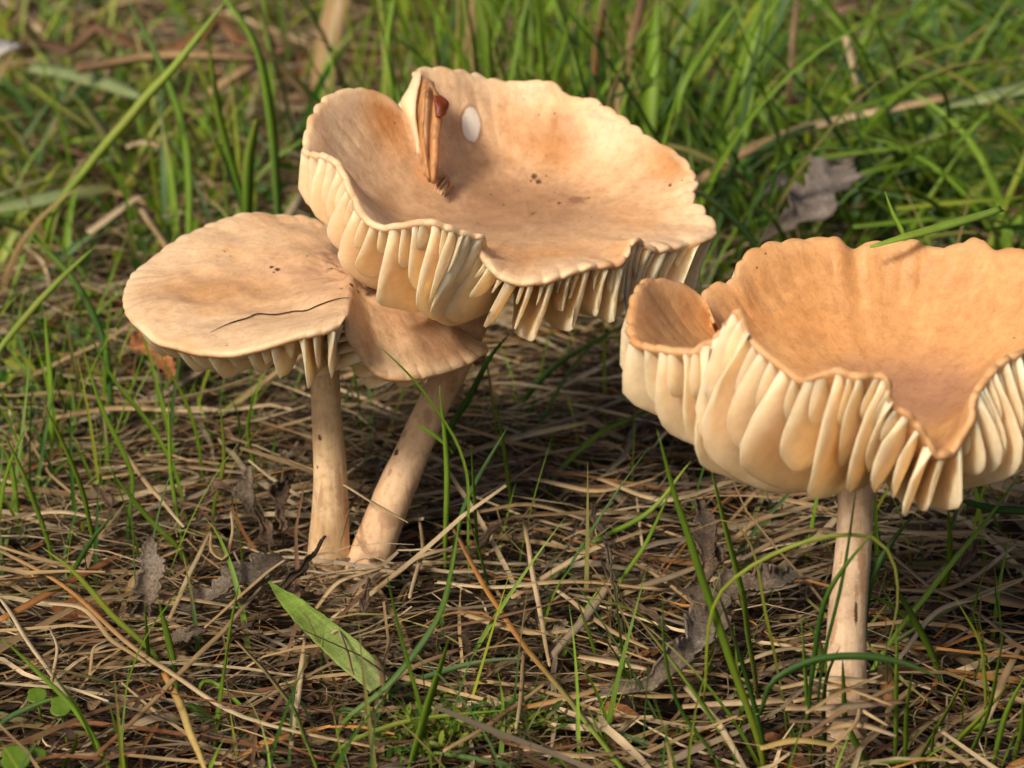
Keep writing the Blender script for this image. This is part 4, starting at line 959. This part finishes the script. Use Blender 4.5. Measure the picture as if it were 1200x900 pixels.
# ---- straws that can be picked out
for pp, w, c, lab, z in [
    ([(0,645),(75,686),(150,754),(210,795),(285,840),(450,878)],6,['tan','orange','tan','pale','tan'],'very long tan straw running from the moss to the open straw',.35),
    ([(191,787),(217,844),(240,902)],9,['orange','yellow','yellow'],'yellow straw with dark dots along its length',.25),
    ([(0,700),(45,769),(90,832)],6,['pale','pale','grey'],None,.25),([(0,726),(75,686),(146,647)],11,['orange','rust','rust'],'broad red brown straw lying near the moss',.15),
    ([(112,885),(157,844),(210,787),(262,739),(311,682)],7,['rust','tan','tan','grey'],'long grey brown straw crossing the very long tan straw',.30),
    ([(56,707),(94,712),(131,750),(176,780)],6,['pale','tan','tan'],None,.3),([(199,724),(225,667),(247,622)],6,['tan','pale','tan'],'pale straw leaning up beside the grey flaking leaf',.5),
    ([(341,876),(350,810),(357,748)],7,['grey','pale','tan'],None,.15),([(371,712),(397,682),(450,664)],7,['tan','pale','tan'],None,.35),
    ([(247,622),(250,648),(262,655),(272,630),(271,598)],4,['tan','tan','pale'],'thin straw bent into a hook beside the grey flaking leaf',.7),
    ([(614,611),(625,675),(644,780)],6,['tan','pale','tan'],None,.35),([(512,682),(576,688),(662,682),(775,690)],6,['pale','pale','tan','tan'],'long pale straw lying level behind the orange straw',.35),
    ([(647,769),(680,730),(700,705),(722,672)],11,['grey','grey','tan'],None,.3),([(677,769),(715,776),(758,784)],9,['tan','pale','pale'],None,.2),
    ([(614,765),(610,825),(604,859)],6,['tan','tan','pale'],None,.25),([(540,532),(610,512),(692,494)],10,['tan','pale','yellow'],'thick pale straw lying behind the leaning stem',.35),
    ([(800,828),(870,824),(943,819)],9,['tan','pale','tan'],'thick pale straw lying level before the lone stem',.25),([(891,877),(932,868),(996,875)],9,['yellow','yellow','olive'],'yellow straw bowed up before the lone stem',.25),
    ([(1042,648),(1087,685),(1130,708),(1200,760)],6,['tan','tan','grey'],None,.3),([(1053,772),(1102,715),(1147,700),(1205,676)],7,['pale','pale','tan'],None,.45),
    ([(1155,845),(1175,800),(1195,758)],10,['pale','tan','tan'],'broad pale straw leaning beyond the lone stem',.35),([(1121,692),(1160,700),(1210,712)],16,['brown','tan','brown'],'thick brown dead stalk beyond the lone stem',.15),
    ([(800,802),(841,847),(874,902)],8,['grey','pale','grey'],None,.25),([(1034,777),(1040,805),(1045,834)],17,['yellow','orange','brown'],'short wide brown straw scrap beside the lone stem foot',.3),
    ([(335,537),(390,560),(440,590),(478,612)],4.5,['tan','pale','tan'],'thin straw strung across the upright stem',1.0),([(135,515),(175,570),(215,617)],6,['tan','tan','pale'],None,.6),
    ([(335,655),(290,690),(240,735)],5,['pale','tan','tan'],None,.4),([(430,560),(408,600),(398,640)],4,['tan','brown','tan'],None,.6),([(480,700),(495,640),(490,600)],5,['pale','tan','tan'],None,.3),
    ([(560,600),(620,590),(690,610)],6,['tan','tan','grey'],None,.25),([(620,560),(700,575),(770,560)],7,['grey','tan','tan'],None,.25),([(440,690),(500,650),(560,640)],6,['tan','pale','tan'],None,.3),
    ([(545,720),(620,740),(700,735)],8,['tan','tan','pale'],None,.2),([(600,700),(680,650),(760,620)],8,['tan','pale','tan'],None,.3),([(720,700),(770,680),(830,660)],9,['tan','grey','tan'],None,.25),
    ([(650,690),(720,740),(760,760)],6,['pale','tan','tan'],None,.25),([(700,560),(780,585),(870,560)],7,['tan','pale','tan'],None,.3),([(850,640),(900,605),(960,590)],8,['tan','tan','pale'],None,.35),
    ([(870,655),(930,625),(975,620)],7,['grey','tan','tan'],None,.3),([(1030,620),(1090,625),(1160,622)],7,['pale','tan','tan'],None,.3),([(1040,690),(1110,690),(1190,640)],6,['tan','tan','pale'],None,.25),
    ([(520,880),(570,850),(640,800)],6,['tan','brown','tan'],None,.25),([(540,760),(470,790),(440,830)],6,['brown','tan','tan'],None,.25),([(30,780),(100,745),(180,740)],5,['tan','brown','brown'],None,.25),
    ([(0,610),(60,600),(130,610)],6,['tan','pale','tan'],None,.3),([(120,560),(200,548),(300,555)],6,['tan','tan','grey'],None,.3),([(60,490),(140,478),(240,482)],8,['tan','tan','pale'],None,.3),
    ([(690,800),(760,815),(850,812)],7,['tan','tan','brown'],None,.2),([(590,870),(660,885),(740,880)],6,['rust','tan','brown'],None,.25),([(610,830),(680,815),(720,800)],8,['orange','tan','orange'],None,.2),
    ([(860,780),(930,760),(960,765)],6,['tan','pale','tan'],None,.25),([(1060,860),(1040,840),(1075,800)],8,['yellow','tan','tan'],None,.3),([(1100,760),(1160,740),(1210,742)],6,['rust','orange','tan'],None,.25),
    ([(915,806),(975,796),(1040,800)],7,['tan','pale','tan'],None,1.0),([(945,835),(985,812),(1035,790)],6,['tan','tan','pale'],None,1.1),([(935,790),(1000,808),(1045,826)],6,['grey','tan','tan'],None,1.1),([(940,862),(1000,848),(1050,862)],9,['brown','tan','grey'],None,.8),([(920,830),(980,828),(1060,822)],10,['tan','grey','brown'],None,.9),
    ([(930,822),(985,808),(1050,812)],6,['tan','tan','grey'],None,.75),([(950,858),(1000,826),(1060,800)],6,['brown','tan','tan'],None,.9),([(940,800),(990,822),(1040,850)],5,['tan','pale','tan'],None,.85),([(925,845),(990,842),(1055,836)],8,['brown','grey','tan'],None,.65),([(970,880),(1000,850),(1010,815)],5,['tan','tan','pale'],None,.9),
    ([(150,700),(210,700),(280,712)],6,['brown','tan','grey'],None,.3),([(60,800),(66,760),(58,735)],4,['tan','pale','tan'],None,.3),([(105,790),(110,760),(125,750)],4,['tan','tan','pale'],None,.4)]:
    lying(pp, w, c, lab, z=z)

# ------------------------------------------------------------------ dead leaves, twig, seedlings, moss
def dead_leaf(spine, widths, cols, label, lobes=0.0, nl=5, curl=.3, seed=0, name='dead_leaf', cat='leaf', mat=None, group=None, k=13, n=60, face=(0, -.5, 1), thick=.03, crumple=.075, ragged=1.0):
    """curled, ragged leaf: spine = 3-D points, widths in cm along it"""
    r = np.random.default_rng(seed)
    P = spline(spine, n); q = np.linspace(0, 1, n)
    W = np.interp(q, np.linspace(0, 1, len(widths)), widths)
    T = np.gradient(P, axis=0); T /= np.linalg.norm(T, axis=1)[:, None]
    N = np.tile(np.asarray(face, float), (n, 1)); Sd = np.cross(T, N); Sd /= np.linalg.norm(Sd, axis=1)[:, None]; N = np.cross(Sd, T)
    e = np.linspace(-1, 1, k)
    ph = r.random(2) * 6
    rag = [1 + ragged * (.10 * r.normal(0, 1, n) + .18 * vnoise(np.stack((q * 37, q * 0, q * 0 + j * 3.1), 1), seed + 2)) + lobes * np.sin(q * np.pi * nl + ph[j]) + ragged * .22 * vnoise(np.stack((q * 22, q * 0, q * 0 + j * 7.7), 1), seed) for j in (0, 1)]
    hw = np.where(e[None] < 0, rag[0][:, None], rag[1][:, None]) * W[:, None] / 2
    ca = curl * np.pi * e[None] * (1 + .3 * np.sin(q * 5 + ph[0]))[:, None]
    x = hw * np.sign(e)[None] * np.abs(np.sin(np.clip(np.abs(ca), 0, 1.5)) / np.maximum(np.abs(ca), 1e-6)) * np.abs(e)[None]
    y = hw * np.abs(e)[None] * (1 - np.cos(ca)) / np.maximum(np.abs(ca), 1e-6)
    Q = P[:, None] + Sd[:, None] * x[..., None] + N[:, None] * y[..., None]
    Q = Q + crumple * np.stack([vnoise(Q * 2.4 + seed, a) + .5 * vnoise(Q * 6 + seed, a + 9) for a in (1, 2, 3)], -1)
    du = np.gradient(Q, axis=0); dv = np.gradient(Q, axis=1); NN = np.cross(du, dv); NN /= np.linalg.norm(NN, axis=2, keepdims=True) + 1e-9
    ring = np.concatenate((Q + NN * thick / 2, (Q - NN * thick / 2)[:, ::-1]), 1); nv = ring.shape[1]
    F = []
    for j in range(nv):
        j2 = (j + 1) % nv; i = np.arange(n - 1)
        F.append(np.stack((i * nv + j, (i + 1) * nv + j, (i + 1) * nv + j2, i * nv + j2), 1))
    base = P[0].copy()
    cc = np.asarray([PAL[c] if isinstance(c, str) else c for c in cols]); xx = np.linspace(0, 1, len(cc))
    C = np.stack([np.interp(q, xx, cc[:, a]) for a in range(3)], 1)[:, None] * np.ones((1, nv, 1))
    C = C * (1 + .35 * vnoise(ring * 3 + seed, 5) + .2 * vnoise(ring * 11, 6))[..., None]
    across = np.concatenate((np.linspace(0, 1, k), np.linspace(1, 0, k)))
    tu = np.stack((np.tile(across, (n, 1)), np.tile(q[:, None] * 4, (1, nv)), np.full((n, nv), r.random())), -1)
    V = ring.reshape(-1, 3) - base
    o = link(name, mesh_from(name, V, np.vstack(F), {'Col': ('FLOAT_COLOR', np.clip(C, .005, .9).reshape(-1, 3)), 'tu': ('FLOAT_VECTOR', tu.reshape(-1, 3))}), mat or M_LEAF, None, base)
    return tag(o, label, cat, group)
PAL['dark'] = PAL['dark']
GL = (.13, .098, .070); GD = (.06, .042, .029); GB_ = (.10, .062, .04)
g3 = lambda px, py, z=.25: gp(px, py, z)
dead_leaf([g3(692, 816, .15), g3(740, 806, .3), g3(790, 785, .45), g3(822, 750, .5), g3(838, 715, .5), g3(800, 690, .5)], [.12, .40, .46, .62, .5, .12], [GL, GL, (.16, .13, .105), GL, GD], 'curled grey brown oak leaf lying on the straw between the mushrooms', .28, 7, .42, 3)
dead_leaf([g3(830, 706, .45), g3(870, 690, .5), g3(905, 680, .5), g3(936, 672, .4)], [.25, .50, .38, .2], [GD, GL, (.155, .122, .095)], 'grey brown leaf lobe lying behind the curled oak leaf', .3, 5, .3, 5)
dead_leaf([g3(815, 690, .5), g3(826, 655, .7), g3(822, 620, .8), g3(826, 590, .9)], [.3, .32, .42, .1], [GB_, GD, GL], 'small crumpled leaf standing up behind the curled oak leaf', .3, 4, .5, 8)
dead_leaf([g3(845, 665, .5), g3(836, 645, .7), g3(824, 640, .75)], [.05, .25, .06], [GB_, GL, GD], 'pointed brown leaf scrap beside the curled oak leaf', .1, 3, .6, 9)
dead_leaf([g3(168, 716, .2), g3(172, 690, .5), g3(174, 662, .75), g3(171, 632, .95)], [.3, .42, .34, .04], [GD, GL, (.16, .13, .10), GD], 'grey leaf scrap standing upright with a pointed tip', .2, 5, .45, 12, face=(0, -1, .4))
dead_leaf([g3(215, 712, .2), g3(255, 692, .3), g3(300, 668, .4), g3(332, 650, .4)], [.25, .5, .46, .15], [GD, (.125, .10, .072), (.14, .115, .085), GD], 'grey flaking leaf lying flat before the upright stem', .15, 6, .2, 14, crumple=.08)
dead_leaf([g3(196, 752, .15), g3(220, 748, .2), g3(240, 738, .25)], [.1, .22, .06], [GD, GL, GD], 'small grey leaf scrap under the flaking leaf', .3, 4, .3, 15)
dead_leaf([g3(330, 690, .4), g3(352, 672, .6), g3(372, 650, .75), g3(384, 628, 1.0)], [.16, .22, .14, .02], ['dark', (.02, .014, .01), (.03, .02, .014)], 'black rotten leaf curl at the foot of the upright stem', .3, 5, .9, 17, crumple=.07)
dead_leaf([g3(296, 600, .5), g3(290, 570, .8), g3(292, 545, 1.0)], [.1, .3, .05], [GD, GL, (.15, .11, .08)], 'small grey leaf tatter standing beside the upright stem', .35, 4, .4, 18, face=(0, -1, .4))
dead_leaf([g3(240, 588, .4), g3(258, 572, .6), g3(275, 575, .6)], [.1, .32, .08], ['dark', GB_, 'dark'], 'dark crumpled leaf scrap beneath the flat cap', .3, 4, .6, 19)
dead_leaf([g3(340, 560, .4), g3(325, 590, .6), g3(335, 625, .5)], [.1, .3, .12], ['dark', 'dark', GB_], 'dark brown leaf curl beside the upright stem', .3, 4, .6, 20)
dead_leaf([g3(160, 395, .3), g3(182, 412, .6), g3(205, 440, .5)], [.2, .7, .2], [(.30, .10, .03), (.42, .17, .06), (.22, .08, .03)], 'orange brown dead leaf under the flat cap', .1, 3, .3, 22)
dead_leaf([g3(890, 285, .8), g3(930, 262, 1.2), g3(965, 225, 1.5), g3(1000, 180, 1.6)], [.3, .9, .8, .2], [GD, (.19, .155, .13), (.20, .165, .14), GL], 'grey dead leaf half buried in the thick grass', .35, 6, .3, 24)
dead_leaf([g3(885, 232, 1.0), g3(905, 215, 1.2), g3(925, 205, 1.2)], [.2, .45, .1], [GL, (.20, .16, .135), GL], 'small grey leaf scrap beside the half buried grey leaf', .3, 4, .3, 25)
dead_leaf([g3(938, 30, 1.0), g3(980, 18, 1.6), g3(1020, -4, 1.8)], [.3, .5, .3], [(.22, .12, .08), (.26, .15, .11), GB_], 'brown bark scrap in the far thick grass', .1, 3, .6, 26, name='bark_scrap', cat='bark')
dead_leaf([g3(695, 590, .5), g3(712, 640, .5), g3(718, 700, .35), g3(722, 742, .3)], [.05, .13, .10, .03], [GD, GL, GD], 'thin dark withered strip hanging down over the straw', .2, 6, .8, 28)
dead_leaf([g3(-8, 72, 2.0), g3(8, 60, 2.2), g3(22, 50, 2.2)], [.2, .3, .05], [(.4, .38, .36), (.45, .43, .42), GL], 'pale grey leaf tip beside the thick brown stalk', .1, 3, .3, 30)
for i, (px, py, w) in enumerate([(283, 742, .2), (430, 705, .15), (470, 668, .2), (560, 640, .18), (680, 640, .2), (760, 720, .18), (880, 745, .2), (1100, 750, .2), (1140, 660, .22), (310, 620, .3), (265, 640, .25), (345, 700, .3), (300, 712, .25), (120, 590, .2), (640, 560, .25), (500, 590, .2)]):
    a = rng.uniform(0, 6.28); p = g3(px, py, .15); d = np.array((math.cos(a), math.sin(a), .25)) * (.25 + .2 * rng.random())
    dead_leaf([p - d, p, p + d * .9 + np.array((0, 0, .1))], [.05, w, .05], [GD, GB_, 'dark'], 'small crumpled brown leaf fragment caught in the straw near ' + near(p), .3, 4, .6, 60 + i, group='leaf fragments caught in the straw', n=14, k=7)
# dark fibre lying on the flat cap, another on the lone cap's stem
def fibre(pix, bvh, r, label, mat, name='fibre', lift=.012):
    pts = []
    for p in pix:
        h, nr = hit(bvh, *p)
        if h is not None: pts.append(h + nr * (lift + r * .5))
    P = spline(pts, 40); b = P[0].copy()
    V, F = tube(P - b, np.full(40, r) * np.clip(np.sin(np.linspace(.15, 2.95, 40)) * 1.6, .3, 1), 6)
    return tag(link(name, mesh_from(name, V, F), mat, None, b), label, 'fibre')
fibre([(246, 391), (270, 380), (290, 374), (302, 369), (322, 370), (345, 366), (360, 365), (376, 358), (398, 351), (410, 350)], m1[5], .010, 'thin dark fibre lying across the flat cap', M_DARK)

def round_leaf(px, py, z, rad, tilt, label):
    c = gp(px, py, z); n = 22; th = np.linspace(0, 2 * np.pi, n, endpoint=False)
    rr = rad * (1 - .22 * np.exp(-((th - np.pi) / .25) ** 2))
    ringv = []
    for f in (0.01, .5, .8, 1.0):
        ringv.append(np.stack((rr * f * np.cos(th), rr * f * np.sin(th), .10 * rad * (f * f) + .04 * rad * np.sin(3 * th) * f + tilt * rr * f * np.sin(th)), 1))
    top = np.stack(ringv, 1); bot = top - np.array((0, 0, .02))
    ring = np.concatenate((top, bot[:, ::-1]), 1); nv = ring.shape[1]
    F = grid_faces(n, nv, True)
    V = ring.reshape(-1, 3)
    st = np.tile(np.array(PAL['g']) * .8, (len(V), 1)); tu = np.zeros((len(V), 3)); tu[:, 0] = np.repeat(th / 6.28, nv)
    root = link('clover', None, None, None, c - np.array((0, 0, z + .3))); tag(root, label, 'seedling', 'round leaved seedlings in the straw')
    up = np.array((0, 0, z + .3))
    link('leaf', mesh_from('leaf', V + up, F, {'Col': ('FLOAT_COLOR', st), 'tu': ('FLOAT_VECTOR', tu)}), M_GRASS, root)
    V, F = tube(np.stack((np.linspace(.05, 0, 8), np.zeros(8), np.linspace(0, z + .28, 8)), 1), np.full(8, .018), 6)
    link('stem', mesh_from('stem', V, F, {'Col': ('FLOAT_COLOR', np.tile(PAL['g'], (len(V), 1))), 'tu': ('FLOAT_VECTOR', np.zeros((len(V), 3)))}), M_GRASS, root)
for px, py, z, rad, tl in [(43, 815, .2, .13, .3), (71, 828, .2, .14, .5), (18, 889, .2, .19, .4), (40, 886, .15, .15, .2)]:
    round_leaf(px, py, z, rad, tl, 'small round leaved green seedling low in the brown straw')

def moss_field():
    r = np.random.default_rng(77)
    pts = []
    for px, py, sx, sy, n, z in [(70, 150, 80, 60, 500, .1), (60, 40, 90, 40, 150, .1), (250, 200, 70, 50, 300, .0), (540, 850, 45, 16, 700, -.05), (480, 870, 30, 14, 250, -.1), (30, 480, 60, 60, 500, -.1), (620, 840, 30, 8, 250, 0), (1000, 200, 160, 70, 250, .0)]:
        x = r.normal(px, sx, n); y = np.minimum(r.normal(py, sy, n), 898)
        for a, b in zip(x, y): pts.append(gp(a, b, z + .5 * (r.random() - .6)))
    P0 = np.array(pts); n = len(P0); m = 4; s = np.linspace(0, 1, m)
    d = r.normal(0, 1, (n, 3)); d[:, 2] = np.abs(d[:, 2]) + .3; d /= np.linalg.norm(d, axis=1)[:, None]
    Ln = np.where(P0[:, 1] > 42, r.uniform(.2, .7, n), r.uniform(.08, .25, n))
    P = P0[:, None] + d[:, None] * (Ln[:, None] * s[None])[..., None] + np.array((0, 0, -.25)) * (s[None, :, None] ** 2) * Ln[:, None, None]
    W = Ln[:, None] * .28 * np.array((.5, 1, .8, .08))[None]
    c = np.array([PAL['gy'], PAL['olive'], PAL['g'], PAL['gd']])[r.integers(0, 4, n)] * r.uniform(.6, 1.1, n)[:, None]
    V, F, A = ribbons(P, r.normal(0, 1, (n, 1, 3)) * np.ones((1, m, 1)) + np.array((0, -.5, .6)), W, np.repeat(c[:, None], m, 1), .3, 0, r.random(n))
    tag(link('moss', mesh_from('moss', V, F, A), M_GRASS), 'low yellow green moss growing between the straw and grass', 'moss', kind='stuff')
moss_field()

dead_leaf([gp(315, 682, .6), gp(342, 708, .62), gp(375, 738, .58), gp(410, 769, .45), gp(447, 804, .25)], [.02, .25, .38, .42, .34], [(.155, .235, .035), (.17, .25, .04), (.185, .255, .055), (.24, .29, .09)],
          'wide fresh green leaf blade lying on the straw before the pair', 0, 3, .10, 40, name='fallen_leaf', cat='leaf', mat=M_WIDE, face=(.25, -.8, .7), thick=.015, crumple=.015, ragged=.12)

def litter_field():
    r = np.random.default_rng(91); n = 9000
    Y = 26 + 26 * r.random(n); X = r.uniform(-1, 1, n) * (5 + .25 * Y)
    z = GZ + .25 + .75 * r.random(n)
    Ln = r.gamma(2.0, .06, n) + .04; a = r.uniform(0, 6.28, n); m = 3; t_ = np.linspace(-.5, .5, m)
    d = np.stack((np.cos(a), np.sin(a), r.normal(0, .35, n)), -1)
    P = np.stack((X, Y, z), -1)[:, None] + d[:, None] * (Ln[:, None] * t_)[..., None] + r.normal(0, .015, (n, m, 3))
    N = r.normal(0, .7, (n, 1, 3)) + np.array((0, -.2, 1.)) + np.zeros((1, m, 1))
    W = Ln[:, None] * r.uniform(.2, .7, n)[:, None] * np.array((.5, 1, .35))[None]
    c = np.array([PAL[k] for k in ('dark', 'brown', 'rust', 'grey', 'tan', 'dark')])[r.integers(0, 6, n)] * r.uniform(.4, 1.0, n)[:, None]
    V, F, A = ribbons(P, N, W, np.repeat(c[:, None], m, 1), .5, 0, r.random(n))
    tag(link('litter', mesh_from('litter', V, F, A), M_LEAF), 'fine brown crumbs and broken scraps scattered through the straw', 'litter', kind='stuff')
litter_field()
